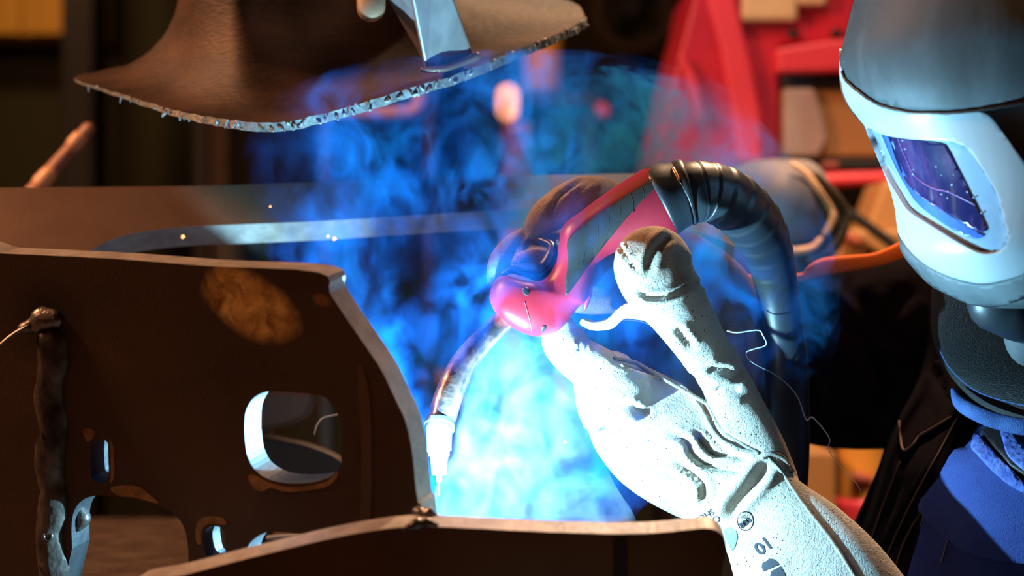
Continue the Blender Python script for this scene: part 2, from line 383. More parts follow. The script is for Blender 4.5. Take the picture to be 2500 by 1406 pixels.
def shrink(parts, name, m, parent, voxel=0.0028, smooth_it=4, strokes=(), amp=0.004, wd=9, extra=None, sub=True):
    """fuse several limbs into ONE continuous skin, then press creases into it"""
    V, F = join(parts)
    me = bpy.data.meshes.new('tmp'); me.from_pydata([tuple(v) for v in V], [], F)
    o = bpy.data.objects.new('tmp', me); COL.objects.link(o)
    bm = bmesh.new(); bm.from_mesh(me); bmesh.ops.recalc_face_normals(bm, faces=bm.faces); bm.to_mesh(me); bm.free()
    r = o.modifiers.new('r', 'REMESH'); r.mode = 'VOXEL'; r.voxel_size = voxel
    s = o.modifiers.new('s', 'SMOOTH'); s.iterations = smooth_it; s.factor = 0.5
    dg = bpy.context.evaluated_depsgraph_get(); dg.update(); m2 = bpy.data.meshes.new_from_object(o.evaluated_get(dg))
    bpy.data.objects.remove(o)
    n = len(m2.vertices); co = np.empty(n*3); m2.vertices.foreach_get('co', co); co = co.reshape(-1, 3)
    nr = np.empty(n*3); m2.vertices.foreach_get('normal', nr); nr = nr.reshape(-1, 3)
    px = 1250+co[:, 0]/(K*co[:, 1]); py = 703-(co[:, 2]-CZ)/(K*co[:, 1])
    front = np.clip(-nr[:, 1]*2.5+0.3, 0, 1); D = np.zeros(n)
    for st in strokes:
        pts = st[0]; a = st[1] if len(st) > 1 else amp; ww = st[2] if len(st) > 2 else wd
        S = cr(pts, 6); dist = np.full(n, 1e9); tt = np.zeros(n)
        for i in range(len(S)-1):
            p, q = S[i], S[i+1]; d = q-p; L2 = d@d+1e-9
            t = np.clip(((px-p[0])*d[0]+(py-p[1])*d[1])/L2, 0, 1)
            dd = np.hypot(px-(p[0]+t*d[0]), py-(p[1]+t*d[1])); upd = dd < dist
            dist = np.where(upd, dd, dist); tt = np.where(upd, (i+t)/(len(S)-1), tt)
        env = np.clip(np.minimum(tt, 1-tt)*5+0.25, 0, 1)
        D += env*(-a*np.exp(-(dist/ww)**2)+0.55*a*np.exp(-((dist-2.1*ww)/(0.9*ww))**2))
    co = co+nr*(D*front)[:, None]
    if extra is not None: co = extra(co, nr, px, py)
    F2 = [tuple(p.vertices) for p in m2.polygons]
    return add(name, [tuple(c) for c in co], F2, m, parent)

# ------------------------------------------------------------------ the hall
def struct(name, lo, hi, m):
    V, F = box_geo(lo, hi); return tag(add(name, V, F, m, None, smooth=False), kind='structure')
struct('floor', (-3.2, -2.2, -0.1), (3.2, 5.4, 0), 'floor')
struct('wall_back', (-3.2, 5.3, 0), (3.2, 5.4, 3.5), 'wall')
struct('wall_left', (-3.3, -2.2, 0), (-3.2, 5.4, 3.5), 'wall')
struct('wall_right', (3.2, -2.2, 0), (3.3, 5.4, 3.5), 'wallr')
struct('wall_front', (-3.2, -2.3, 0), (3.2, -2.2, 3.5), 'wallr')
struct('ceiling', (-3.3, -2.3, 3.5), (3.3, 5.4, 3.6), 'wallr')

# ------------------------------------------------------------------ workbench
TZ = 1.03
tb = thing('workbench', (-0.55, 1.8, 0), 'heavy brown steel welding bench under the slotted plate', 'workbench')
box('bench_top', (-1.3, 1.0, TZ-0.05), (0.14, 2.35, TZ), 'table', tb)
for x in (-1.22, 0.06):
    for y in (1.07, 2.28):
        box('leg', (x-0.04, y-0.04, 0), (x+0.04, y+0.04, TZ-0.05), 'darkst', tb)

# ------------------------------------------------------------------ long plate with the cut-out (middle)
BP = Plane(600, 540, 1.80, -3, 40)
beam = plate('long_cut_plate', BP, [(-260, 462), (0, 458), (300, 456), (540, 452), (900, 439), (1250, 429), (1600, 424), (1700, 430), (1790, 545), (1822, 606),
    (1750, 583), (1680, 557), (1560, 526), (1450, 513), (1280, 512), (1100, 520), (800, 539), (600, 548), (490, 552), (400, 559), (320, 571), (260, 591), (225, 610), (207, 635), (203, 690), (-260, 690)],
    [], 0.026, ['scale', 'cut'], None, sm=4, bev=0.0012, jit=0.00012, grid=0.05)
tag(beam, 'long brown steel plate behind the torch with a blue-lit curved cut edge', 'steel plate')
vb, fb = box_geo((-0.64, 1.72, TZ), (-0.56, 1.80, 1.325))
tag(add('support_block', vb, fb, 'darkst', None, smooth=False), 'dark steel support block under the left end of the long plate', 'support block')
pipe = limb('curved_dark_pipe', [(596, 560, 1.96, 66), (598, 640, 1.96, 66), (602, 800, 1.96, 66), (602, 1200, 1.96, 66), (602, 1372, 1.96, 66)], 'darkst', None, n=28, flat=True, sub=3)
tag(pipe, 'dark round steel pipe standing behind the long cut plate', 'pipe')

# ------------------------------------------------------------------ slotted side plate (left foreground)
SP = Plane(1030, 1250, 1.37, 25, -12)
wk = thing('slotted_steel_plate', P(500, 1500, 1.5), 'dark brown steel side plate with rounded slots, left foreground', 'steel plate')
H1 = [(600, 1010), (615, 977), (642, 959), (682, 955), (760, 961), (797, 973), (822, 1002), (833, 1035), (835, 1080), (832, 1130), (815, 1158), (790, 1170), (755, 1178), (700, 1179), (652, 1168), (621, 1145), (604, 1110), (598, 1060)]
H2 = [(222, 1090), (230, 1076), (246, 1072), (260, 1078), (265, 1095), (265, 1160), (254, 1176), (240, 1179), (228, 1172), (222, 1155)]
H3 = [(176, 1340), (175, 1290), (180, 1250), (200, 1222), (232, 1210), (275, 1211), (340, 1222), (400, 1240), (440, 1270), (457, 1320), (460, 1400), (458, 1478), (176, 1478)]
H4 = [(497, 1320), (501, 1296), (518, 1284), (538, 1288), (549, 1305), (551, 1340), (545, 1365), (525, 1370), (505, 1360)]
H5 = [(600, 1380), (600, 1345), (618, 1318), (650, 1300), (700, 1299), (760, 1307), (788, 1325), (790, 1400), (760, 1450), (620, 1450)]
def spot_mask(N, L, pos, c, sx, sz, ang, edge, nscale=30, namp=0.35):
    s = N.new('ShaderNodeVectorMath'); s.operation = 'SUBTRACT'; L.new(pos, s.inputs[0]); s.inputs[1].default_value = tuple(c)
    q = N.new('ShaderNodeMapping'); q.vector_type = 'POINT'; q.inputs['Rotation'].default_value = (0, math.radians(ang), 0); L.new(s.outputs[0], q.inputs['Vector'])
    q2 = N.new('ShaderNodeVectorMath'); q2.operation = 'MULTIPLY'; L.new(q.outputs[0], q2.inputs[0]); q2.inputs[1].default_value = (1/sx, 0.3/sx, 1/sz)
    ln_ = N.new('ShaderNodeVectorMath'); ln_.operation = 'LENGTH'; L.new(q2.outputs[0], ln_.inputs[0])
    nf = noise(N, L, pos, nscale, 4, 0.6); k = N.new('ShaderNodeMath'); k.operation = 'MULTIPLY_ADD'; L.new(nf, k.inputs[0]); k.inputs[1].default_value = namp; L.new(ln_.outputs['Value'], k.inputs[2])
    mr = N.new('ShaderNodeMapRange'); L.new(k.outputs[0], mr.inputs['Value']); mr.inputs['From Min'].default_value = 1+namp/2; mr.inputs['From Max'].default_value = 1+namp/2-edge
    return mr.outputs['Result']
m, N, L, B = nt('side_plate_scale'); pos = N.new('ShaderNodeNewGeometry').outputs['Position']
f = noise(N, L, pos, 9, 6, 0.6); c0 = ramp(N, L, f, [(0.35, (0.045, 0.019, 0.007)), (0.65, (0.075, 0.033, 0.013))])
fine = noise(N, L, pos, 55, 6, 0.65, 0.8); reflect_tone = ramp(N, L, fine, [(0.36, (0.25, 0.10, 0.02)), (0.64, (0.95, 0.55, 0.17))])  # warm glove reflection painted into the plate colour as a bronze patch
c1 = mixc(N, L, spot_mask(N, L, pos, SP.hit(612, 745), 0.042, 0.024, -28, 0.35), c0, reflect_tone)
c1 = mixc(N, L, spot_mask(N, L, pos, SP.hit(545, 700), 0.010, 0.016, 0, 0.5), c1, reflect_tone)
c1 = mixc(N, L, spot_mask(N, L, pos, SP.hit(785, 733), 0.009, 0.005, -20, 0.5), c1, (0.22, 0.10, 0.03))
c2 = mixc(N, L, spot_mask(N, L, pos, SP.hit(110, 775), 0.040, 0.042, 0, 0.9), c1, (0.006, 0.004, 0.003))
L.new(c2, B.inputs['Base Color']); B.inputs['Roughness'].default_value = 0.5; B.inputs['Metallic'].default_value = 0.2
bump(N, L, B, noise(N, L, pos, 420, 3), 0.25, 0.0006); M['sidescale'] = m
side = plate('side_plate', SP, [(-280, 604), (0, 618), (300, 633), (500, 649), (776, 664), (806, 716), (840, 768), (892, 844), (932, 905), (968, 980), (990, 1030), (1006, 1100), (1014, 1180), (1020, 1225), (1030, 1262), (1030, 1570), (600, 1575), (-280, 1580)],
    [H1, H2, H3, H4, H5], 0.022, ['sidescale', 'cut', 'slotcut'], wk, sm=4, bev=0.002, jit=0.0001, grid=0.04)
sbv = bvh_of(side)
# worn oxide patches flamed round the slots
m, N, L, B = nt('bronze_oxide'); co = coords(N, L); f = noise(N, L, co, 60, 6, 0.6)
L.new(ramp(N, L, f, [(0.35, (0.20, 0.085, 0.02)), (0.65, (0.42, 0.2, 0.06))]), B.inputs['Base Color']); B.inputs['Roughness'].default_value = 0.42; B.inputs['Metallic'].default_value = 0.3
bump(N, L, B, f, 0.7, 0.002); M['oxide'] = m
def jag(poly, a): return [(x+random.uniform(-a, a), y+random.uniform(-a, a)) for x, y in poly]
def decal(poly, th=0.0003, m='oxide', name='bright_oxide_patch', par=None, step=14, holes=()):
    return patch(name, poly, sbv, th, m, par or wk, 1.45, holes, step, 3, 0.0)
decal(jag([(272, 1190), (300, 1182), (340, 1190), (370, 1210), (385, 1226), (330, 1214), (290, 1207)], 3))
decal(jag([(268, 1072), (279, 1095), (279, 1160), (268, 1178), (270, 1160), (270, 1095)], 1))
decal(jag([(202, 1050), (225, 1048), (232, 1062), (219, 1080), (212, 1075)], 2))
decal(jag([(478, 1282), (500, 1262), (545, 1262), (552, 1280), (540, 1281), (510, 1277), (494, 1295), (490, 1330), (480, 1320)], 2))
decal(jag([(605, 1165), (622, 1160), (652, 1176), (700, 1187), (760, 1186), (800, 1172), (826, 1150), (820, 1172), (790, 1190), (700, 1200), (660, 1192), (640, 1200), (615, 1186)], 2))
decal([(872, 900), (890, 905), (905, 1000), (908, 1200), (900, 1290), (880, 1290), (884, 1100)], m='scale', name='rolled_stripe')
# soot ring, weld nugget and wire stub
def lumps(V, F, s, a, seed):
    rnd = random.Random(seed); cs = [(Vector(V[rnd.randrange(len(V))]), rnd.uniform(s*0.6, s*1.4), rnd.uniform(-a, a)) for _ in range(60)]
    ctr = sum((Vector(v) for v in V), Vector())/len(V); out = []
    for v in V:
        v = Vector(v); d = sum(k*math.exp(-((v-c).length/r)**2) for c, r, k in cs); out.append(v+(v-ctr).normalized()*d)
    return out, F
h, nr = drop(sbv, 108, 782, 1.5)
V, F = limb_geo([(62, 800, h.y, 16), (85, 792, h.y, 24), (108, 782, h.y-0.002, 33), (135, 774, h.y, 30), (150, 772, h.y, 18)], n=28, sub=8, q=0.8)
V, F = lumps(V, F, 0.004, 0.0025, 3); nug = add('weld_nugget', V, F, 'weld', wk); tag(nug, 'shiny weld nugget with a wire stub')
limb('wire_stub', [(70, 798, h.y-0.004, 7), (40, 812, h.y-0.006, 5), (5, 838, h.y-0.008, 4), (-40, 880, h.y-0.01, 4)], 'weld', nug, n=10, sub=4)
# vertical weld seam
pts = []
for i in range(17):
    y = 832+i*46; h, nr = drop(sbv, 131+6*math.sin(i*1.7), y if y < 1560 else 1560, 1.5); q = h+nr*0.002
    pts.append((q.x, q.y, q.z, (0.0116+0.0007*math.sin(i*2.3))))
V, F = limb_geo(pts, n=36, sub=14, q=0.6, world=True); V, F = lumps(V, F, 0.006, 0.0016, 11); V, F = lumps(V, F, 0.003, 0.0012, 12); V, F = lumps(V, F, 0.0035, 0.0014, 13)
tag(add('weld_seam', V, F, 'seam', wk), 'rough vertical weld seam with pits')
for (x, y, r) in ((131, 1055, 12), (131, 1300, 10), (130, 1378, 17)):
    h, nr = drop(bvh_of(side), x, y, 1.5); c = h+nr*0.0075; V = []; F = []
    pc = [(c.x+math.cos(a)*r*0.0003, c.y, c.z+math.sin(a)*r*0.0003*1.2, 0.0016) for a in np.linspace(0, 2*math.pi, 9)]
    V, F = limb_geo(pc, n=8, sub=3, world=True); add('crater', V, F, 'weld' if y > 1100 else 'seam', wk)
h, nr = drop(sbv, 150, 1290, 1.5)
# drip of molten metal on the wall of the big opening
pw = SP.w(*SP.uv(177, 1275), 0.010)
limb('metal_drip', [(pw.x-0.001, pw.y, pw.z+0.006, 0.004), (pw.x+0.002, pw.y, pw.z, 0.006), (pw.x-0.001, pw.y, pw.z-0.007, 0.003)], 'weld', wk, world=True, n=14)
a = P(868, 840, 1.40)
box('arc_block_rib', (-0.110, 1.478, TZ), (-0.100, 1.74, 1.20), 'scale', wk)  # unseen plate added to keep arc light off what lies behind the slots
# bead where the two plates meet
V, F = limb_geo([(1018, 1246, 1.35, 13), (1038, 1250, 1.345, 16), (1060, 1258, 1.345, 13), (1078, 1268, 1.345, 9)], n=20, sub=8); V, F = lumps(V, F, 0.004, 0.0015, 5)
add('corner_weld', V, F, 'weld', wk)

# ------------------------------------------------------------------ front plate (bottom)
FP = Plane(1200, 1290, 1.325, 0, -15)
fr = thing('front_steel_plate', P(1100, 1540, 1.42), 'dark steel plate along the bottom edge with a pale blue-lit rim', 'steel plate')
fplate = plate('plate_body', FP, [(330, 1436), (450, 1403), (600, 1364), (800, 1316), (900, 1297), (1000, 1285), (1100, 1287), (1300, 1297), (1480, 1303), (1600, 1301), (1680, 1293), (1735, 1290), (1765, 1308), (1774, 1340), (1764, 1390), (1756, 1440), (1754, 1548), (330, 1548)],
    [], 0.021, ['scale', 'cut'], fr, sm=4, bev=0.003, jit=0.0001, grid=0.04)
pbv = bvh_of(fplate)
patch('dark_stripe', [(1497, 1312), (1530, 1312), (1532, 1400), (1532, 1500), (1498, 1500), (1497, 1400)], pbv, 0.0006, 'black', fr, 1.42, (), 20, 0, 0.0)
V, F = limb_geo([(985, 1290, 1.322, 9), (1020, 1276, 1.322, 12), (1045, 1274, 1.324, 10), (1075, 1280, 1.324, 7)], n=16, sub=6); V, F = lumps(V, F, 0.004, 0.001, 8)
add('tack_weld', V, F, 'weld', fr)
# bent bracket seen through the slot, on the bench
br = [(560, 1000, 1.92), (640, 985, 1.9), (720, 985, 1.88), (742, 975, 1.88), (735, 1010, 1.88), (680, 1045, 1.88), (600, 1050, 1.9), (555, 1060, 1.92)]
ins = thing('bent_steel_bracket', P(680, 1300, 1.86), 'brown bent steel bracket seen through the large slot', 'bracket')
slab('plate_web', [(600, 960), (755, 960), (762, 1000), (735, 1030), (690, 1046), (600, 1052)], 1.80, 0.02, 'scale', ins, 0.006, 3)
slab('plate_foot', [(610, 1080), (700, 1075), (790, 1100), (840, 1130), (860, 1180), (880, 1265), (610, 1265)], 1.82, 0.03, 'brownst', ins, 0.006, 3)
box('stem', tuple(P(640, 1290, 1.86)), tuple(P(668, 960, 1.88)), 'scale', ins)
# parts lying on the bench behind the low opening
tag(limb('steel_rod', [(655, 1313, 1.75, 6), (690, 1311, 1.75, 7), (725, 1309, 1.75, 6)], 'cut', None, n=12), 'short dark steel rod lying on the bench behind the lower right slot', 'rod')

# ------------------------------------------------------------------ flared shell (top)
rim = [(180, 190, 1.85), (250, 216, 1.79), (350, 246, 1.73), (450, 274, 1.68), (560, 292, 1.645), (670, 299, 1.63), (780, 280, 1.63), (870, 255, 1.635), (1000, 216, 1.65), (1100, 186, 1.665), (1200, 148, 1.69), (1290, 110, 1.72), (1370, 78, 1.77), (1420, 52, 1.82), (1427, 38, 1.86), (1395, 5, 1.93), (1250, -30, 2.00), (1000, 0, 2.05), (700, 60, 2.05), (430, 130, 1.99), (250, 172, 1.91)]
nk = [(440, -40, 1.88), (442, -42, 1.85), (455, -42, 1.82), (478, -44, 1.79), (520, -46, 1.765), (585, -50, 1.75), (680, -40, 1.775), (760, -40, 1.81), (850, -50, 1.84), (930, -60, 1.85), (990, -80, 1.85), (1040, -90, 1.85), (1060, -95, 1.86), (1066, -98, 1.87), (1070, -100, 1.88), (1062, -105, 1.91), (1000, -110, 1.94), (880, -110, 1.96), (720, -105, 1.96), (560, -90, 1.95), (470, -60, 1.92)]
R1 = cr(rim, 8, True); R2 = cr(nk, 8, True); rng = random.Random(4)
rings = []
ts = [0, 0.012, 0.03, 0.06, 0.1, 0.16, 0.23, 0.31, 0.4, 0.5, 0.6, 0.7, 0.8, 0.9, 1.0]
A1 = np.array([tuple(P(*r)) for r in R1]); A2 = np.array([tuple(P(*r)) for r in R2])
jr = [rng.uniform(-1, 1) for _ in R1]; jr = [(jr[i]+jr[i-1])/2 for i in range(len(jr))]
for t in ts:
    h = 1-(1-t)**1.8; v = t**1.75; ring = []
    for i, (a, b) in enumerate(zip(A1, A2)):
        p = a+(b-a)*h; p[2] = a[2]+(b[2]-a[2])*v
        if t < 0.02:
            d = (a-b); d[2] = 0; d /= np.linalg.norm(d); p = p+d*jr[i]*0.0009; p[2] += jr[(i*3) % len(jr)]*0.0007
        ring.append(tuple(p))
    rings.append(ring)
top = [tuple((np.array(p)-np.array([A2[:, 0].mean(), 1.86, 0]))*np.array([0.96, 0.96, 1])+np.array([A2[:, 0].mean(), 1.86, 0.16])) for p in rings[-1]]
rings.append(top)
bl = thing('flared_steel_shell', (P(740, 100, 1.87).x, 1.87, 1.42), 'rusty brown flared steel shell overhead with a ragged blue-lit rim', 'steel shell')
n = len(R1); V = [p for r in rings for p in r]; F = []
for i in range(len(rings)-1):
    for k in range(n): F.append((i*n+k, i*n+(k+1) % n, (i+1)*n+(k+1) % n, (i+1)*n+k))
# open sheet given its thickness by hand: an inner copy pushed inwards
me = bpy.data.meshes.new('t'); me.from_pydata(V, [], F); bm = bmesh.new(); bm.from_mesh(me); bmesh.ops.recalc_face_normals(bm, faces=bm.faces); bm.normal_update()
nn = [v.normal.copy() for v in bm.verts]
if sum(nn[k].z for k in range(n)) < 0: nn = [-x for x in nn]
bm.free(); TH = 0.0075; m0 = len(V)
def thk(k):
    x = 1250+V[k % n][0]/(K*V[k % n][1]); return TH*min(1.0, max(0.3, 0.3+0.7*(x-200)/420))
V2 = V+[tuple(Vector(v)-x*thk(k)) for k, (v, x) in enumerate(zip(V, nn))]; F2 = F+[tuple(i+m0 for i in f[::-1]) for f in F]; mi = [0]*len(F2)
for k in range(n): F2.append((k, k+m0, (k+1) % n+m0, (k+1) % n)); mi.append(1)
shell = add('shell_body', V2, F2, None, bl, mats=['bell', 'rimcut'], midx=mi)
eb = shell.modifiers.new('edges', 'EDGE_SPLIT'); eb.split_angle = math.radians(50)
shbv = bvh_of(shell)
# ragged burrs on the burnt rim
bur = []
for i in range(4, 110, 1):
    if rng.random() < 0.75:
        a = A1[i]; c = A1[i]+(A1[(i+1) % n]-A1[i])*rng.random(); rr = rng.uniform(0.0008, 0.0022)
        bur.append(limb_geo([(c[0], c[1]-0.0005, c[2]-thk(i)*rng.random(), rr), (c[0]+rng.uniform(-.003, .003), c[1]-0.0018, c[2]-TH*rng.uniform(0.2, 1.1), rr*0.5)], n=6, sub=1, world=True))
V, F = join(bur); add('burrs', V, F, 'rimcut', bl)['kind'] = 'stuff'
# bright flat bar standing on the flare
q = [P(1040, 172, 1.67), P(1160, 142, 1.685), P(1150, 120, 1.73), P(1030, 140, 1.725)]
tq = [P(985, -120, 1.62), P(1062, -130, 1.635), P(1010, -140, 1.69), P(868, -130, 1.68)]
V = q+tq; F = [(0, 3, 2, 1), (4, 5, 6, 7), (0, 1, 5, 4), (1, 2, 6, 5), (2, 3, 7, 6), (3, 0, 4, 7)]
tag(bevel(add('flat_bar', V, F, 'bar', bl, smooth=False), 0.002), 'scratched bright steel bar')
limb('bar_weld', [(1033, 170, 1.665, 7), (1080, 168, 1.665, 9), (1130, 152, 1.675, 9), (1163, 138, 1.68, 12)], 'scale', bl, n=14, sub=6)
limb('lifting_lug', [(905, -120, 1.72, 34), (905, -40, 1.70, 36), (906, 20, 1.69, 35)], 'lug', bl, n=28, sub=5, q=0.5)
limb('hanger', [(0, 1.9, 1.68, 0.012), (0, 1.9, 2.4, 0.012), (0, 1.9, 3.48, 0.012)], 'darkst', bl, world=True, n=12, flat=True) if False else None
cx = A2[:, 0].mean()
limb('hanger', [(cx, 1.87, 1.6, 0.014), (cx, 1.87, 2.4, 0.014), (cx, 1.87, 3.5, 0.014)], 'darkst', bl, world=True, n=12, flat=True)
box('hanger_yoke', (cx-0.14, 1.84, 1.78), (cx+0.14, 1.9, 1.81), 'darkst', bl)

# ------------------------------------------------------------------ torch
TD = 1.57
to = thing('welding_torch', P(1440, 830, TD), 'red welding torch with grey grip held over the weld', 'welding torch')
st = [((1584, 406), (1654, 570), 26), ((1572, 411), (1644, 578), 26.5), ((1535, 434), (1592, 596), 25), ((1480, 470), (1532, 608), 22.5), ((1420, 515), (1488, 622), 20.5), ((1372, 556), (1456, 650), 20), ((1357, 634), (1443, 690), 20),
      ((1322, 684), (1430, 735), 21), ((1272, 682), (1412, 750), 22.5), ((1228, 672), (1385, 786), 24), ((1205, 690), (1356, 812), 25), ((1195, 722), (1312, 822), 24), ((1200, 745), (1275, 812), 20), ((1208, 762), (1252, 800), 13)]
S = cr([(*u, *l, d) for u, l, d in st], 4)
rings = []
for s in S:
    a = P(s[0], s[1], TD); b = P(s[2], s[3], TD); c = (a+b)/2; h = (a-b)/2; r = []
    for k in range(40):
        t = 2*math.pi*k/40; ct, sn = math.cos(t), math.sin(t)
        ct = math.copysign(abs(ct)**0.85, ct); sn = math.copysign(abs(sn)**0.85, sn)
        r.append(c+h*ct+Vector((0, -s[4]*0.001, 0))*sn)
    rings.append(r)
hd = loftrings('handle', rings, 'red', to); hd['label'] = 'red plastic handle'
hbv = bvh_of(hd)
patch('grip_inlay', [(1598, 436), (1609, 440), (1609, 450), (1563, 494), (1502, 565), (1448, 632), (1388, 716), (1380, 706), (1387, 630), (1385, 600), (1392, 578), (1425, 549), (1473, 513), (1547, 466), (1590, 438)], hbv, 0.0009, 'grip', hd, TD, (), 9, 3, 0.0006)
for i, (x0, y0, x1, y1) in enumerate([(1589, 442, 1599, 458), (1567, 458, 1572, 486), (1540, 474, 1545, 520), (1513, 492, 1510, 545), (1486, 510, 1480, 580), (1460, 530, 1452, 612), (1430, 552, 1420, 650)]):
    sp = [drop(hbv, x0+(x1-x0)*t+4*math.sin(math.pi*t), y0+(y1-y0)*t, TD) for t in (0, .33, .66, 1)]
    limb('grip_rib', [(*(hh+nn_*0.0008), 0.0003) for hh, nn_ in sp], 'blackp', hd, world=True, n=6)
def disc(name, x, y, rx, ry, ang, bv, m, parent, guess=TD, th=0.0008):
    a = math.radians(ang); pl = [(x+rx*math.cos(t)*math.cos(a)-ry*math.sin(t)*math.sin(a), y+rx*math.cos(t)*math.sin(a)+ry*math.sin(t)*math.cos(a)) for t in np.linspace(0, 2*math.pi, 20, False)]
    return patch(name, pl, bv, th, m, parent, guess, (), 8, 0, 0.0002)
for x, y, rx, ry, a in ((1475, 530, 11, 8, 45), (1284, 711, 11, 8, 60), (1443, 696, 8, 4, -75), (1326, 802, 9, 5, -60)):
    disc('screw', x, y, rx, ry, a, hbv, 'blackp', hd)
limb('fin', [(1440, 690, TD, 9), (1436, 720, TD, 9), (1430, 745, TD, 6), (1427, 757, TD, 2)], 'red', hd, n=12, q=1.3)
sp = [drop(hbv, x, y, TD) for x, y in ((1281, 738), (1286, 755), (1292, 778), (1297, 800), (1298, 812))]
limb('moulding_line', [(*(hh+nn_*0.0001), 0.0004) for hh, nn_ in sp], 'mred2', hd, world=True, n=6)
# trigger with its guard
tg = limb('trigger_guard', [(1365, 590, TD, 9), (1369, 606, TD, 10), (1358, 634, TD, 11), (1338, 660, TD, 11), (1316, 676, TD, 10), (1285, 668, TD, 9), (1250, 660, TD, 8), (1230, 668, TD, 7)], 'blackp', to, n=14, sub=6, q=1.5)
limb('trigger', [(1255, 650, TD+0.004, 10), (1290, 655, TD, 13), (1325, 650, TD-0.0006, 15), (1345, 620, TD, 14), (1346, 598, TD+0.004, 10), (1320, 585, TD+0.012, 8)], 'blackp', to, n=14, sub=6, q=1.4)
# socket, swan neck and gas nozzle
limb('neck_socket', [(1262, 752, TD-0.0003, 40), (1250, 765, TD, 41), (1240, 776, TD, 38), (1232, 784, TD, 33)], 'blackp', to, n=32, sub=4, q=0.75)
nk2 = limb('swan_neck', [(1252, 762, TD, 27), (1215, 795, TD-0.0058, 28), (1168, 842, TD-0.0159, 30), (1125, 900, TD-0.0304, 33), (1096, 965, TD-0.0435, 35), (1080, 1020, TD-0.0528, 35), (1075, 1045, TD-0.0565, 33)], 'neck', to, n=32, sub=8)
nz = limb('gas_nozzle', [(1076, 1022, TD-0.0528, 37), (1074, 1040, TD-0.0551, 38), (1073, 1046, TD-0.0560, 34), (1072, 1095, TD-0.0597, 31), (1072, 1101, TD-0.0603, 27), (1072, 1112, TD-0.0609, 26), (1072, 1118, TD-0.0612, 22), (1072, 1160, TD-0.0635, 18)], 'nozzle', to, n=36, sub=4, flat=True)
limb('contact_tip', [(1072, 1150, TD-0.0632, 8), (1072, 1172, TD-0.0644, 7)], 'brass', to, n=12)
limb('filler_wire', [(1072, 1170, TD-0.0644, 2), (1072, 1208, TD-0.0664, 2)], 'weld', to, n=6)
# collar rings and ribbed cable sleeve
def ringpts(x, y, r, dx, dy, w, d=TD): return [(x-dx*w, y-dy*w, d, r), (x+dx*w, y+dy*w, d, r)]
limb('collar_ring', [(1608, 494, TD, 89), (1614, 491, TD, 92), (1628, 485, TD, 90), (1650, 477, TD, 84), (1668, 471, TD, 80)], 'rubber', to, n=48, sub=3, q=1.0, flat=True)
limb('collar_groove', [(1664, 474, TD, 79), (1668, 472, TD, 83), (1678, 469, TD, 83), (1682, 468, TD, 78)], 'blackp', to, n=48, sub=3, flat=True)
def rib(t):
    if 0.10 < t < 0.46:
        f = (t-0.10)/0.36*8.0; x = f % 1.0
        return 1.025-0.06*x if x > 0.15 else 0.965+0.06*(x/0.15)
    return 1.0
limb('cable_sleeve', [(1664, 476, TD, 76), (1690, 470, TD, 76), (1725, 468, TD+.003, 74), (1770, 482, TD+.01, 74), (1815, 515, TD+.025, 72), (1852, 562, TD+.045, 68), (1878, 625, TD+.065, 60), (1896, 700, TD+.08, 52), (1908, 790, TD+.09, 52), (1918, 880, TD+.095, 54), (1922, 1000, TD+.1, 54), (1922, 1130, TD+.1, 53), (1910, 1290, TD+.1, 52), (1890, 1500, TD+.12, 50), (1880, 1900, TD+.12, 50)], 'rubber', to, n=40, sub=14, rfun=rib)
for (x0, y0, x1, y1) in (((1634, 418, 1650, 446)),):
    tgt = bvh_of([c for c in to.children if c.name.startswith('collar_ring')][0])
    patch('brass_clip', [(1640, 410), (1655, 405), (1682, 440), (1683, 448), (1672, 458), (1655, 440)], tgt, 0.0012, 'brass', to, TD, (), 8, 0, 0.0)

# ------------------------------------------------------------------ the welder
pr = thing('person', (0.62, 1.92, 0), 'person in dark jacket and welding helmet, both gloved hands on the torch', 'person')
def L3(pts, **kw): return limb_geo(pts, world=True, **kw)
head_c = P(2520, 330, 1.60)
body = shrink([L3([(0.62, 1.92, 0.85, 0.13), (0.62, 1.92, 1.0, 0.13), (0.60, 1.90, 1.12, 0.12), (0.58, 1.88, 1.22, 0.10)], q=0.7),
    L3([(0.56, 1.86, 1.2, 0.05), (head_c.x, 1.72, head_c.z-0.1, 0.045), (head_c.x, 1.60, head_c.z-0.02, 0.07), (head_c.x, 1.60, head_c.z+0.06, 0.078), (head_c.x+0.01, 1.60, head_c.z+0.1, 0.065)]),
    L3([(0.53, 1.92, 0.88, 0.085), (0.52, 1.9, 0.5, 0.06), (0.52, 1.93, 0.1, 0.04)]), L3([(0.71, 1.92, 0.88, 0.085), (0.73, 1.95, 0.5, 0.06), (0.74, 1.98, 0.1, 0.04)]),
    L3([(0.55, 1.95, 1.2, 0.05), (0.42, 1.93, 1.22, 0.035), (0.34, 1.88, 1.235, 0.03), (0.25, 1.855, 1.245, 0.026)]),
    L3([(0.66, 1.82, 1.16, 0.05), (0.6, 1.62, 0.95, 0.04), (0.46, 1.56, 0.95, 0.035), (0.38, 1.54, 0.98, 0.03)]),
    L3([(head_c.x-0.07, 1.60, head_c.z-0.02, 0.012), (head_c.x-0.085, 1.60, head_c.z-0.035, 0.012)], n=10)], 'body', 'skin', pr, 0.012, 4)
limb('trousers', [(0.53, 1.92, 0.92, 0.11), (0.52, 1.9, 0.5, 0.085), (0.52, 1.93, 0.08, 0.065)], 'trousers', pr, world=True)
limb('trousers', [(0.71, 1.92, 0.92, 0.11), (0.73, 1.95, 0.5, 0.085), (0.74, 1.98, 0.08, 0.065)], 'trousers', pr, world=True)
limb('boot', [(0.52, 1.96, 0.055, 0.05), (0.5, 1.85, 0.045, 0.045), (0.49, 1.8, 0.04, 0.038)], 'boot', pr, world=True, q=1)
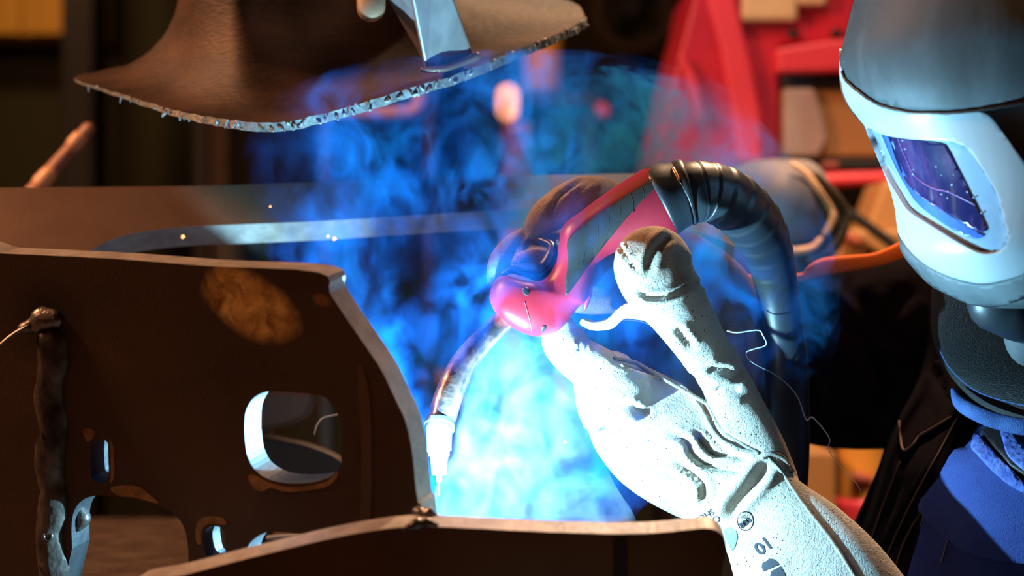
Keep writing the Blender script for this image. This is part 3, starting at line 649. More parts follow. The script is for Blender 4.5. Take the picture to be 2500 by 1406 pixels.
limb('boot', [(0.74, 2.0, 0.055, 0.05), (0.72, 1.9, 0.045, 0.045), (0.71, 1.85, 0.04, 0.038)], 'boot', pr, world=True, q=1)
# jacket: far sleeve + front
sl = []
for (x, y, r, d) in ((1856, 850, 165, 1.84), (1900, 858, 196, 1.85), (1975, 868, 214, 1.86), (2060, 872, 226, 1.87), (2160, 866, 232, 1.88), (2260, 850, 238, 1.9), (2380, 835, 250, 1.92)): sl.append((x, y, d, r))
torso = []
rows = [(690, 2400, 2640, 1.82, .07), (760, 2320, 2760, 1.80, .10), (830, 2285, 2880, 1.82, .11), (900, 2262, 2940, 1.82, .12), (980, 2230, 2960, 1.80, .135), (1060, 2200, 2970, 1.77, .145), (1130, 2185, 2975, 1.74, .15), (1220, 2150, 2980, 1.74, .15), (1310, 2108, 2990, 1.74, .155), (1406, 2072, 3000, 1.74, .155), (1550, 2050, 3010, 1.76, .155), (1800, 2060, 3000, 1.78, .155), (2050, 2080, 2980, 1.80, .15)]
rg = []
for (y, xl, xr, d, b) in cr(rows, 4):
    a = P(xl, y, d-0.03); c = P(xr, y, d-0.03); ctr = (a+c)/2; hw = (c.x-a.x)/2; r = []
    for k in range(56):
        t = 2*math.pi*k/56; ct, sn = math.cos(t), math.sin(t)
        ct = math.copysign(abs(ct)**0.8, ct); sn = math.copysign(abs(sn)**0.8, sn)
        r.append((ctr.x+hw*ct, d-b*sn, ctr.z))
    rg.append(r)
n = 56; Vt = [p for r in rg for p in r]; Ft = [(i*n+k, i*n+(k+1) % n, (i+1)*n+(k+1) % n, (i+1)*n+k) for i in range(len(rg)-1) for k in range(n)]+[tuple(range(n))[::-1], tuple((len(rg)-1)*n+k for k in range(n))]
near = L3([(0.75, 1.80, 1.1, 0.075), (0.66, 1.64, 0.92, 0.075), (0.48, 1.55, 0.93, 0.07), (0.36, 1.53, 1.0, 0.062)])
jk = shrink([limb_geo(sl, n=36, q=0.62), (Vt, Ft), near], 'jacket', 'jacket', pr, 0.006, 5, [
    ([(2120, 640), (2080, 700), (2130, 790), (2180, 850)], 0.006, 22), ([(2230, 700), (2180, 760), (2170, 830)], 0.006, 20), ([(1990, 760), (2070, 800), (2150, 900), (2190, 960)], 0.007, 24),
    ([(2000, 680), (1985, 760), (1990, 900), (2010, 1040)], 0.004, 14), ([(2330, 1060), (2270, 1180), (2190, 1320), (2150, 1400)], 0.004, 10), ([(2290, 1180), (2230, 1290), (2190, 1400)], 0.004, 9), ([(2190, 1180), (2150, 1290), (2120, 1400)], 0.004, 12), ([(2280, 900), (2330, 1000)], 0.004, 10)])
jk['label'] = 'dark navy work jacket'
jbv = bvh_of(jk)
# orange lining along the top of the far sleeve
def strip(name, pts, m, parent, q=0.6, n=14): return limb(name, pts, m, parent, n=n, sub=6, q=q)
ol = strip('sleeve_lining', [(1790, 690, 1.80, 22), (1850, 690, 1.80, 20), (1900, 682, 1.82, 16), (1960, 676, 1.83, 10), (1984, 662, 1.82, 17), (2015, 650, 1.82, 21), (2070, 643, 1.82, 20), (2130, 635, 1.82, 17), (2170, 623, 1.82, 18), (2215, 603, 1.82, 20), (2260, 580, 1.82, 20)], 'orange', jk, 0.8)
ol['label'] = 'bright orange lining'
# chest flap with piping, edge seams
patch('chest_flap', [(2290, 886), (2262, 925), (2236, 968), (2210, 1012), (2203, 1030), (2205, 1062), (2213, 1106), (2236, 1094), (2252, 1072), (2285, 1052), (2330, 1026), (2356, 985), (2340, 900)], jbv, 0.004, 'jacket', jk, 1.72, (), 14, 3, 0.001)
M['piping'] = mat('brown_piping', (0.09, 0.03, 0.018), 0.8, 0, None, 20, 2, 0)
jb2 = bvh_of([c for c in jk.children if c.name.startswith('chest_flap')][0])
def seam(name, pts, bv, r, m, parent, lift=0.001, guess=1.7, sub=6, n=8, ymin=0):
    A = cr(pts, sub); W = []
    for x, y in A:
        h, nr = drop(bv, x, y, guess)
        if h.y > ymin: W.append((*(h+nr*lift), r))
    return limb(name, W, m, parent, world=True, n=n, sub=1)
seam('flap_piping', [(2205, 1035), (2207, 1070), (2215, 1106), (2236, 1095), (2252, 1073), (2285, 1053), (2326, 1028)], jbv, 0.0012, 'piping', jk, 0.0042)
for pts in ([(2345, 1010), (2290, 1110), (2225, 1230), (2160, 1370), (2145, 1420)], [(2200, 1130), (2160, 1230), (2125, 1330), (2105, 1400)], [(2262, 1235), (2215, 1310), (2180, 1400)]):
    seam('front_seam', pts, jbv, 0.0009, 'piping', jk)
# blue shirt front, pocket flap, ribbed edge
bs = patch('blue_shirt', [(2412, 1024), (2385, 1060), (2372, 1085), (2362, 1100), (2330, 1130), (2300, 1180), (2265, 1240), (2255, 1290), (2245, 1330), (2230, 1380), (2225, 1440), (2300, 1480), (2600, 1480), (2620, 1020), (2500, 1000)], jbv, 0.005, 'blue', jk, 1.72, (), 18, 3, 0.001)
bs['label'] = 'blue cotton shirt'
sbv2 = bvh_of(bs)
pf = patch('pocket_flap', [(2218, 1205), (2228, 1192), (2262, 1170), (2278, 1148), (2318, 1115), (2332, 1108), (2372, 1103), (2378, 1082), (2388, 1072), (2420, 1100), (2460, 1145), (2500, 1178), (2560, 1200), (2570, 1380), (2500, 1376), (2440, 1372), (2380, 1360), (2336, 1332), (2290, 1296), (2262, 1262), (2236, 1236)], sbv2, 0.006, 'blue', jk, 1.7, (), 14, 3, 0.004)
pfb = bvh_of(pf)
seam('flap_edge', [(2218, 1206), (2238, 1240), (2265, 1267), (2292, 1300), (2336, 1336), (2380, 1362), (2440, 1374), (2510, 1378)], pfb, 0.0016, 'bluel', pf, 0.0006)
rb = patch('ribbed_edge', [(2386, 1072), (2395, 1074), (2430, 1112), (2470, 1150), (2510, 1176), (2510, 1206), (2465, 1185), (2420, 1148), (2380, 1105), (2372, 1094)], pfb, 0.004, 'bluel', pf, 1.7, (), 10, 3, 0.001)
seam('flap_seam', [(2240, 1215), (2275, 1172), (2330, 1130), (2370, 1112), (2400, 1140), (2460, 1190), (2510, 1215)], pfb, 0.0007, 'hem', pf, 0.0004)
patch('pocket_opening', [(2400, 1072), (2440, 1060), (2470, 1080), (2450, 1095), (2462, 1130), (2510, 1165), (2510, 1180), (2468, 1152), (2430, 1112)], sbv2, 0.0105, 'black', pf, 1.7, (), 12, 0, 0.0)
patch('pocket_lining', [(2446, 1080), (2462, 1078), (2490, 1110), (2512, 1130), (2512, 1168), (2480, 1150), (2460, 1130), (2452, 1105)], sbv2, 0.0125, 'bluel', pf, 1.7, (), 10, 3, 0.0)
for i in range(26):
    x = 2476+i*2.2; y = 1049+i*1.0+random.uniform(-2, 2); h, nr = drop(sbv2, x, y, 1.7); h2, n2 = drop(sbv2, x+random.uniform(2, 12), y+random.uniform(8, 20), 1.7)
    limb('brush_bristle', [(*(h+nr*0.012), 0.0007), (*(h2+n2*0.016), 0.0005)], 'yarn', pf, world=True, n=5, sub=1)
for (x0, y0, x1, y1, r) in ((2319, 1322, 2303, 1372, 3.4), (2262, 1262, 2251, 1286, 2.4)):
    a, na = drop(sbv2, x0, y0, 1.7); b, nb_ = drop(sbv2, x1, y1, 1.7)
    limb('metal_pin', [(*(a+na*0.004), r*0.00035), (*(b+nb_*0.004), r*0.00035)], 'nozzle', pf, world=True, n=10, sub=1)

# ------------------------------------------------------------------ helmet
hl = [(-330, 2330, 2720, .06), (-300, 2240, 2830, .08), (-230, 2170, 2920, .098), (-150, 2132, 2980, .11), (-60, 2110, 3010, .118), (0, 2101, 3020, .12), (60, 2085, 3020, .122), (120, 2068, 3015, .122), (160, 2063, 3010, .12), (200, 2070, 3000, .118), (240, 2085, 2990, .116), (275, 2114, 2975, .114), (295, 2130, 2970, .113), (330, 2149, 2960, .112), (390, 2175, 2940, .11), (450, 2198, 2920, .108), (500, 2208, 2900, .106), (540, 2213, 2870, .104), (577, 2216, 2840, .102), (609, 2223, 2800, .099), (640, 2246, 2760, .094), (665, 2268, 2720, .089), (695, 2300, 2680, .082), (719, 2335, 2640, .074), (738, 2372, 2600, .062), (752, 2420, 2560, .045)]
rg = []
for (y, xl, xr, b) in cr(hl, 4):
    d = 1.51; a = P(xl, y, d); c = P(xr, y, d); ctr = (a+c)/2; hw = (c.x-a.x)/2; r = []
    for k in range(72):
        t = 2*math.pi*k/72; ct, sn = math.cos(t), math.sin(t)
        ct = math.copysign(abs(ct)**0.9, ct); sn = math.copysign(abs(sn)**0.9, sn)
        r.append((ctr.x+hw*ct, d-b*sn, ctr.z))
    rg.append(r)
hm = loftrings('welding_helmet', rg, 'dome', pr); hm['label'] = 'scuffed black welding helmet with pale visor frame'
hb = bvh_of(hm)
VIS = [(2133, 305), (2160, 315), (2190, 326), (2250, 335), (2320, 339), (2345, 345), (2372, 362), (2400, 402), (2436, 467), (2457, 545), (2462, 582), (2450, 603), (2425, 611), (2398, 609), (2355, 590), (2284, 547), (2235, 511), (2210, 472), (2190, 438), (2160, 380)]
fo = [(2070, 128), (2067, 180), (2074, 225), (2098, 268), (2118, 290), (2136, 325), (2160, 385), (2188, 450), (2202, 500), (2208, 545), (2214, 572), (2240, 607), (2280, 638), (2335, 664), (2400, 679), (2455, 672), (2510, 652), (2580, 600), (2590, 520), (2540, 440), (2498, 388), (2450, 320), (2419, 281), (2380, 268), (2300, 262), (2200, 236), (2120, 190), (2070, 130)]
wf = patch('visor_frame', fo, hb, 0.006, 'white', hm, 1.66, [VIS], 13, 4, 0.001); wf['label'] = 'glossy white visor frame'
bevel(wf, 0.002, 2)
tr = patch('visor_tray', [(x+(2290-x)*-0.01, y) for x, y in VIS], hb, 0.0022, 'tray', hm, 1.66, (), 12, 4, 0.0); tr['label'] = 'pale blue clear cover plate'
ln = patch('filter_lens', [(2178, 326), (2215, 334), (2302, 347), (2320, 362), (2334, 388), (2370, 462), (2411, 550), (2406, 564), (2385, 562), (2302, 509), (2240, 466), (2213, 427), (2197, 390), (2184, 350)], hb, 0.0030, 'lens', hm, 1.66, (), 12, 3, 0.0); ln['label'] = 'dark violet scratched lens'
lnb = bvh_of(ln)
M['violet'] = mat('violet_rim', (0.22, 0.12, 0.42), 0.3, 0, None, 10, 2, 0)
seam('lens_line', [(2192, 336), (2212, 385), (2236, 430), (2275, 458), (2320, 470), (2380, 500)], lnb, 0.0004, 'violet', ln, 0.0003)
trb = bvh_of(tr)
M['bluev'] = mat('deep_blue_inner_frame', (0.03, 0.09, 0.42), 0.2, 0, (0.05, 0.14, 0.5), 20, 4, 0)
patch('inner_frame', [(2150, 312), (2180, 326), (2184, 352), (2198, 392), (2214, 428), (2240, 468), (2300, 511), (2386, 565), (2404, 574), (2380, 582), (2330, 562), (2250, 505), (2214, 455), (2178, 385)], trb, 0.0008, 'bluev', hm, 1.66, (), 9, 3, 0.0)
seam('frame_gasket', [(2192, 440), (2212, 476), (2237, 514), (2286, 550), (2357, 593), (2398, 612), (2428, 613)], bvh_of(wf), 0.0013, 'blackp', hm, 0.0, 1.66)
for i in range(16):
    x = random.uniform(2200, 2400); y = 345+(x-2200)*0.75+random.uniform(-20, 60)
    if inside((x, y), VIS): disc('spatter_dot', x, y, random.uniform(1.2, 3.0), random.uniform(1.2, 2.6), 0, trb, 'tray', hm, 1.66, 0.0015)
# brow shell over the frame: a slightly proud second shell
dm = patch('brow_shell', [(2106, 0), (2092, 55), (2076, 118), (2070, 150), (2084, 182), (2118, 215), (2165, 241), (2230, 259), (2300, 267), (2350, 266), (2400, 262), (2460, 252), (2560, 238), (2700, 200), (2760, 60), (2760, -120), (2500, -240), (2250, -180), (2135, -80)], hb, 0.0065, 'dome', hm, 1.66, (), 22, 4, 0.002)
dmb = bvh_of(dm)
seam('brow_edge', [(2080, 172), (2090, 192), (2122, 218), (2168, 243), (2232, 261), (2300, 268), (2350, 267), (2400, 263), (2460, 253), (2520, 243)], hb, 0.0012, 'blackp', hm, 0.0075, 1.66)
# lower shell ridge and chin
lw = patch('chin_shell', [(2198, 545), (2202, 590), (2212, 612), (2240, 648), (2275, 684), (2330, 712), (2372, 730), (2424, 738), (2470, 728), (2530, 700), (2620, 640), (2620, 560), (2585, 600), (2515, 655), (2455, 680), (2400, 687), (2332, 671), (2276, 645), (2236, 614), (2208, 575)], hb, 0.0045, 'dome', hm, 1.66, (), 12, 4, 0.001)
chin = limb('chin_seal', [(2440, 735, 1.53, 80), (2490, 745, 1.54, 90), (2540, 740, 1.59, 100), (2640, 730, 1.59, 90)], 'rubber', hm, n=28, q=0.9)
limb('breathing_hose', [(2516, 745, 1.57, 66), (2522, 800, 1.58, 74), (2532, 845, 1.59, 78), (2560, 900, 1.61, 66)], 'dome', hm, n=30, sub=6, q=0.8)
# collar
cl = [(640, 2330, 2700, .05), (665, 2285, 2740, .07), (700, 2270, 2770, .078), (760, 2266, 2790, .082), (820, 2270, 2800, .084), (870, 2284, 2800, .084), (915, 2308, 2790, .082), (950, 2340, 2770, .078), (980, 2376, 2740, .07), (1005, 2425, 2700, .06), (1022, 2470, 2650, .04), (1030, 2520, 2600, .02)]
rg = []
for (y, xl, xr, b) in cr(cl, 4):
    d = 1.67; a = P(xl, y, d); c = P(xr, y, d); ctr = (a+c)/2; hw = (c.x-a.x)/2
    rg.append([(ctr.x+hw*math.cos(t), d-b*math.sin(t)-0.018, ctr.z) for t in np.linspace(0, 2*math.pi, 56, False)])
co_ = loftrings('neck_guard', rg, 'collarf', pr); co_['label'] = 'dark suede neck guard'
cb = bvh_of(co_)
seam('collar_stitching', [(2290, 845), (2315, 892), (2345, 925), (2385, 955), (2430, 972), (2480, 985), (2510, 990)], cb, 0.0005, 'hem', co_, 0.0002)
hb_ = limb('denim_hem', [(2326, 952, 1.63, 5), (2345, 985, 1.615, 17), (2390, 1012, 1.60, 19), (2440, 1030, 1.595, 20), (2500, 1042, 1.59, 21), (2580, 1045, 1.59, 21)], 'hem', co_, n=18, sub=6, q=0.5)
hb_['label'] = 'blue denim hem'

# ------------------------------------------------------------------ far glove (round the torch from behind)
gq = dict(n=26, sub=6)
far = shrink([
    limb_geo([(1520, 560, 1.655, 60), (1480, 500, 1.640, 60), (1430, 488, 1.623, 60), (1378, 503, 1.610, 52), (1330, 532, 1.597, 42), (1302, 560, 1.587, 27)], q=0.7, **gq),
    limb_geo([(1480, 620, 1.655, 55), (1400, 610, 1.635, 46), (1330, 590, 1.625, 42), (1265, 600, 1.610, 37), (1224, 636, 1.597, 31), (1204, 672, 1.587, 20), (1194, 688, 1.585, 11)], q=0.75, **gq),
    limb_geo([(1480, 660, 1.665, 48), (1400, 660, 1.640, 40), (1335, 640, 1.615, 34), (1292, 636, 1.593, 27), (1270, 640, 1.587, 20)], q=0.8, **gq),
    limb_geo([(1500, 720, 1.675, 46), (1430, 730, 1.655, 38), (1360, 720, 1.635, 32), (1320, 700, 1.620, 26)], q=0.8, **gq),
    limb_geo([(1500, 610, 1.675, 90), (1600, 640, 1.680, 100), (1700, 680, 1.675, 95), (1770, 740, 1.675, 88), (1792, 830, 1.665, 76), (1797, 920, 1.665, 66), (1790, 1010, 1.675, 60)], q=0.55, **gq)],
    'glove', 'gloved', pr, 0.0028, 4, [
    ([(1435, 432), (1405, 450), (1370, 475), (1352, 500), (1330, 540)], 0.0022, 5), ([(1440, 440), (1400, 480), (1385, 530)], 0.0016, 5),
    ([(1470, 455), (1430, 500), (1400, 545)], 0.002, 7), ([(1290, 560), (1260, 600), (1240, 640)], 0.0015, 6),
    ([(1720, 640), (1735, 760), (1740, 900)], 0.002, 5), ([(1770, 700), (1775, 820), (1800, 930)], 0.0025, 9), ([(1820, 760), (1830, 860), (1825, 940)], 0.002, 8)])
far['label'] = 'sooty leather glove behind the torch'
# near glove with thumb on the torch and long gauntlet
tipS = [([(1500, 876), (1560, 896), (1620, 916), (1672, 940), (1716, 980), (1756, 1052), (1804, 1084), (1848, 1104)], 0.0035, 7),
    ([(1446, 972), (1490, 984), (1574, 1004)], 0.006, 9), ([(1436, 1014), (1462, 1032), (1488, 1054)], 0.006, 9),
    ([(1636, 1060), (1676, 1076), (1688, 1104), (1716, 1128), (1756, 1140), (1806, 1146)], 0.006, 8), ([(1700, 1060), (1724, 1092), (1748, 1110), (1812, 1106)], 0.0055, 7),
    ([(1652, 1132), (1696, 1160), (1716, 1184), (1718, 1228)], 0.0055, 8), ([(1572, 1128), (1620, 1152), (1664, 1170)], 0.0045, 7), ([(1570, 1180), (1620, 1198), (1680, 1206)], 0.004, 7),
    ([(1872, 1136), (1840, 1180), (1800, 1226), (1776, 1272)], 0.007, 13), ([(1700, 930), (1660, 925), (1640, 900)], 0.004, 12), ([(1740, 970), (1690, 950)], 0.004, 12),
    ([(1392, 835), (1388, 870)], 0.002, 4), ([(1412, 830), (1418, 880)], 0.0024, 5), ([(1428, 830), (1430, 890)], 0.002, 4),
    ([(1500, 585), (1530, 630), (1560, 668)], 0.002, 4), ([(1640, 575), (1600, 610), (1580, 660)], 0.004, 10), ([(1540, 700), (1590, 728), (1640, 718), (1690, 690)], 0.0035, 6),
    ([(1690, 606), (1712, 640), (1716, 680), (1705, 715)], 0.003, 5), ([(1730, 905), (1790, 905)], 0.004, 10), ([(1740, 960), (1810, 950)], 0.005, 12), ([(1650, 800), (1690, 850)], 0.003, 9)]
near_g = shrink([
    limb_geo([(1485, 930, 1.59, 78), (1540, 1000, 1.60, 124), (1610, 1075, 1.603, 140), (1700, 1145, 1.60, 128), (1790, 1198, 1.59, 108), (1850, 1240, 1.585, 108)], q=0.42, **gq),
    limb_geo([(1520, 960, 1.585, 72), (1455, 905, 1.575, 62), (1400, 866, 1.58, 54), (1370, 832, 1.58, 50), (1366, 800, 1.58, 40)], q=0.8, **gq),
    limb_geo([(1560, 1000, 1.61, 60), (1480, 930, 1.61, 50), (1420, 880, 1.60, 42), (1400, 830, 1.585, 36)], q=0.8, **gq),
    limb_geo([(1560, 1060, 1.62, 62), (1470, 1010, 1.63, 52), (1440, 940, 1.635, 42), (1430, 880, 1.62, 34)], q=0.8, **gq),
    limb_geo([(1600, 1140, 1.61, 62), (1510, 1090, 1.63, 52), (1470, 1020, 1.64, 42), (1460, 970, 1.64, 32)], q=0.8, **gq),
    limb_geo([(1880, 1180, 1.59, 72), (1845, 1095, 1.59, 72), (1800, 1000, 1.585, 68), (1762, 915, 1.57, 60), (1708, 835, 1.55, 66), (1652, 748, 1.525, 80), (1608, 685, 1.512, 94), (1594, 648, 1.508, 98)], q=0.6, **gq),
    limb_geo([(1424, 786, 1.55, 13), (1455, 796, 1.55, 15), (1492, 788, 1.545, 16), (1520, 762, 1.54, 17), (1560, 755, 1.53, 28), (1600, 750, 1.525, 38)], q=0.7, **gq),
    limb_geo([(1800, 1185, 1.59, 108), (1865, 1258, 1.58, 124), (1925, 1335, 1.57, 158), (1985, 1425, 1.56, 186), (2060, 1540, 1.55, 200), (2130, 1650, 1.54, 205)], q=0.42, **gq)],
    'glove', 'glove', pr, 0.0028, 3, tipS)
near_g['label'] = 'pale leather gauntlet with printed marks'
gb = bvh_of(near_g)
M['welt'] = leather('glove_welt', (0.3, 0.27, 0.23), (0.22, 0.18, 0.15), (0.15, 0.1, 0.07))
for off in (-5, 9):
    seam('seam_welt', [(1500, 880+off), (1560, 893+off), (1620, 914+off), (1672, 940+off), (1716-off, 982+off), (1756-off, 1050+off), (1804-off, 1084+off), (1850, 1106)], gb, 0.0016, 'welt', near_g, 0.0006, 1.52, 8, 8, 1.566)
seam('seam_welt', [(1870, 1110), (1905, 1150), (1960, 1230), (2030, 1320), (2085, 1406), (2110, 1450)], gb, 0.0014, 'welt', near_g, 0.0004, 1.52, 8)
seam('seam_welt', [(1862, 1116), (1880, 1108), (1910, 1118), (1932, 1150)], gb, 0.002, 'welt', near_g, 0.0006, 1.52, 8)
print_on('number_print', '10', 1863, 1331, 143, 44, gb, 'ink', near_g, bold=0.02)
print_on('letter_print', 'SHEL', 1722, 1258, 150, 22, gb, 'ink', near_g)
print_on('letter_print', 'OX', 1741, 1271, 150, 24, gb, 'ink', near_g)
print_on('emblem_print', 'BBB', 1820, 1276, -38, 18, gb, 'ink', near_g, bold=0.04)
print_on('emblem_print', '09', 1814, 1260, 143, 10, gb, 'ink', near_g)
seam('emblem_ring', [(1820+19*math.cos(t), 1272+23*math.sin(t)) for t in np.linspace(0, 2*math.pi, 15)], gb, 0.0004, 'ink', near_g, 0.0002, 1.52, 3, 5)
def ppatch(name, poly, m): return _drape(name, *tri2d(poly, (), 7), gb, 0.0006, m, near_g, 1.52, 0.0)
ppatch('logo_print', [(1864, 1395), (1860, 1384), (1862, 1374), (1874, 1368), (1878, 1363), (1890, 1365), (1898, 1372), (1902, 1378), (1880, 1388)], 'ink')
ppatch('logo_print', [(1884, 1394), (1906, 1382), (1916, 1400), (1922, 1420), (1895, 1424), (1880, 1408)], 'ink')
ppatch('smudge', [(1768, 1292), (1785, 1286), (1798, 1296), (1802, 1312), (1796, 1334), (1788, 1346), (1780, 1330), (1772, 1312)], 'dirt')

# ------------------------------------------------------------------ loose thread, sparks
th = limb('loose_thread', [(1776, 808, 1.62, 1.6), (1800, 812, 1.62, 1.6), (1850, 806, 1.62, 1.6), (1862, 818, 1.62, 1.6), (1870, 842, 1.62, 1.5), (1838, 853, 1.62, 1.5), (1822, 862, 1.62, 1.4), (1836, 884, 1.62, 1.2), (1900, 920, 1.64, 1.1), (1945, 965, 1.64, 1.1), (1968, 1024, 1.64, 1.1), (1985, 1020, 1.64, 1.1), (2024, 1068, 1.64, 1.1), (2024, 1100, 1.64, 1.1), (2060, 1150, 1.64, 0.9), (2090, 1180, 1.64, 0.9), (2102, 1200, 1.64, 0.8)], 'thread', None, n=6, sub=8, world=False)
tag(th, 'fine pale blue loose thread drifting over the dark sleeve', 'thread')
th2 = limb('loose_thread', [(1420, 806, 1.60, 1.3), (1480, 785, 1.6, 1.3), (1550, 783, 1.6, 1.3), (1600, 797, 1.6, 1.2), (1628, 795, 1.6, 1.2)], 'thread', None, n=6, sub=8)
tag(th2, 'fine blue thread between the fingers of the near glove', 'thread')
th3 = limb('loose_thread', [(824, 1012, 1.74, 1.6), (790, 1020, 1.74, 1.6), (774, 1038, 1.74, 1.5), (768, 1060, 1.74, 1.2)], 'thread', None, n=6, sub=8)
tag(th3, 'curled blue-lit wire end seen inside the large slot', 'thread')
for (x, y, d, r, l) in ((447, 578, 1.76, 4.2, 'bright orange spark at the left end of the blue-lit cut edge'), (817, 583, 1.75, 4.2, 'larger orange spark below the blue-lit cut edge'), (801, 577, 1.76, 3.0, 'smaller orange spark beside the larger one on the cut edge'),
                        (660, 504, 1.74, 2.2, 'tiny red spark in front of the long brown plate'), (2428, 68, 1.60, 4.0, 'orange glint on the black helmet dome, added as a glowing bead'), (1380, 1079, 1.56, 3.2, 'pink spark in the smoke left of the pale gauntlet')):  # the helmet point is a reflection given as a glowing bead
    c = P(x, y, d); R = r*K*d; V = []; F = []
    bm = bmesh.new(); bmesh.ops.create_icosphere(bm, subdivisions=2, radius=R)
    for v in bm.verts: v.co *= 1+0.25*math.sin(v.co.x*9/R)*math.cos(v.co.z*7/R)
    V = [v.co+c for v in bm.verts]; F = [tuple(v.index for v in f.verts) for f in bm.faces]; bm.free()
    tag(add('spark', V, F, 'spark' if r > 2.5 else 'led'), l, 'spark')  # sparks, and the bead for the helmet reflection

# ------------------------------------------------------------------ background
def fl(x0, x1, y0, d, th, m, name, parent, **k):   # reaches the floor
    a = P(x0, y0, d); b = P(x1, y0, d); return box(name, (a.x, d, 0), (b.x, d+th, a.z), m, parent, **k)
yc = thing('wall_cabinet', P(60, 95, 5.1), 'blurred yellow wall cabinet at the top left', 'cabinet')
pbox('cabinet_body', -260, 240, -260, 92, 5.12, 0.18, 'yellow', yc, 0.01)
pbox('cabinet_door', -250, 50, -250, 84, 5.10, 0.02, 'yellow', yc, 0.006); pbox('cabinet_door', 58, 232, -250, 84, 5.10, 0.02, 'yellow', yc, 0.006)
pa = P(150, 0, 4.6); pb_ = P(228, 0, 4.6)
tag(box('steel_column', (pa.x, 4.6, 0), (pb_.x, 4.75, 3.5), 'black'), 'black steel column below the yellow cabinet', 'column')
pa = P(470, 0, 4.3); pb_ = P(510, 0, 4.3); tag(box('steel_column', (pa.x, 4.3, 0), (pb_.x, 4.4, 3.5), 'black'), 'thin black column left of the brown post, behind the long plate', 'column')
pa = P(512, 0, 4.2); pb_ = P(560, 0, 4.2); tag(box('brown_post', (pa.x, 4.2, 0), (pb_.x, 4.28, 3.5), 'brownst'), 'dim brown post in the dark centre left background', 'post')
rod = thing('inclined_pipe', P(60, 700, 2.25), 'blurred tan pipe leaning behind the left end of the long plate', 'pipe')
limb('pipe', [(215, 315, 2.25, 16), (150, 388, 2.25, 17), (88, 458, 2.25, 18), (-20, 590, 2.25, 18), (-130, 950, 2.25, 18)], 'pinkst', rod, n=20, sub=4)
limb('clamp', [(192, 338, 2.235, 19), (180, 352, 2.235, 19)], 'rim', rod, n=20); limb('clamp', [(118, 425, 2.235, 20), (100, 446, 2.235, 22)], 'rim', rod, n=20)
fm = thing('trolley', P(960, 2000, 3.0), 'dull pink bent tube trolley frame behind the smoke', 'trolley')
limb('tube_frame', [(800, 275, 3.0, 17), (900, 277, 3.0, 17), (990, 275, 3.0, 17), (1016, 264, 3.0, 17), (1024, 240, 3.0, 17), (1026, 120, 3.0, 17), (1026, -40, 3.0, 17)], 'pinkst', fm, n=16, sub=6)
fl(780, 812, 262, 3.0, 0.05, 'darkst', 'leg', fm); fl(1034, 1064, 120, 3.0, 0.05, 'darkst', 'leg', fm)
lp = thing('lamp_post', P(1245, 2600, 4.0), 'rusty red post with a glowing amber lamp on top', 'lamp')
limb('lamp_globe', [(1240, 232, 4.0, 26), (1240, 268, 4.0, 26)], 'amber', lp, n=24); 
a = P(1225, 296, 4.0); b = P(1292, 296, 4.0); box('post', (a.x, 4.0, 0), (b.x, 4.06, a.z), 'rpost', lp)
sh = thing('shelf', P(1370, 3000, 4.3), 'black shelf stand carrying the ochre cylinder', 'shelf')
pbox('shelf_board', 1275, 1465, 228, 262, 4.3, 0.3, 'black', sh); fl(1420, 1462, 262, 4.32, 0.06, 'black', 'leg', sh); fl(1300, 1330, 262, 4.5, 0.06, 'black', 'leg', sh)
limb('knob', [(1468, 266, 4.28, 16), (1474, 274, 4.27, 16)], 'mred2', sh, n=16)
cy = limb('paint_canister', [(1322, 60, 4.42, 34), (1322, 90, 4.42, 46), (1322, 150, 4.42, 46), (1322, 226, 4.42, 46)], 'ochre', None, n=28, sub=4, flat=True); tag(cy, 'blurred ochre canister standing on the black shelf', 'canister')
reel = thing('cable_reel', P(1548, 130, 5.0), 'dark brown cable reel on the back wall', 'reel')
V, F = limb_geo([(1548+88*math.cos(t), 28+88*math.sin(t), 5.15, 20) for t in np.linspace(0, 2*math.pi, 17)], n=14, sub=3, cap=False); add('cable_coil', V, F, 'brownst', reel)
limb('hub', [(1548, 20, 5.1, 40), (1548, 28, 5.12, 40)], 'darkst', reel, n=20)
# red welding machine
mc = thing('welding_machine', P(1840, 2700, 3.0), 'red welding power source with cream label and tan panel, blurred behind the helmet', 'welding machine')
slab('housing', [(1706, -80), (1690, 10), (1642, 190), (1610, 330), (1600, 402), (1612, 425), (1905, 425), (1905, 110), (2075, 110), (2110, -80)], 2.95, 0.45, 'mred', mc)
slab('raised_rib', [(1716, -80), (1778, -80), (1806, 40), (1835, 160), (1858, 280), (1862, 400), (1802, 400), (1786, 260), (1760, 120), (1732, 20)], 2.93, 0.03, 'mred2', mc)
slab('edge_trim', [(1655, 135), (1668, 128), (1700, 190), (1718, 290), (1710, 300), (1680, 210)], 2.93, 0.03, 'mred2', mc)
pbox('label_plate', 1812, 1948, -70, 50, 2.93, 0.02, 'cream', mc); pbox('label_plate', 1948, 2020, -70, 12, 2.93, 0.02, 'cream', mc)
slab('gas_holder', [(1895, 118), (2010, 100), (2080, 92), (2080, 175), (1900, 178)], 2.90, 0.06, 'mred2', mc)
pbox('vent_strip', 1912, 2090, 176, 212, 2.92, 0.05, 'navy', mc)
pbox('front_panel', 1912, 2170, 212, 385, 2.93, 0.4, 'tan', mc)
slab('pale_cover', [(1914, 214), (1990, 214), (2012, 290), (2022, 340), (2000, 384), (1914, 384)], 2.915, 0.02, 'greyp', mc, 0.006)
pbox('base_strip', 1900, 2190, 386, 424, 2.93, 0.4, 'black', mc)
pbox('red_switch', 2006, 2052, 394, 412, 2.915, 0.02, 'rpost', mc)
limb('bumper_bar', [(2012, 440, 2.9, 18), (2090, 437, 2.9, 18), (2172, 434, 2.9, 17)], 'mred2', mc, n=18)
pbox('bolt_cover', 2110, 2160, 330, 470, 2.94, 0.3, 'rpost', mc) if False else None
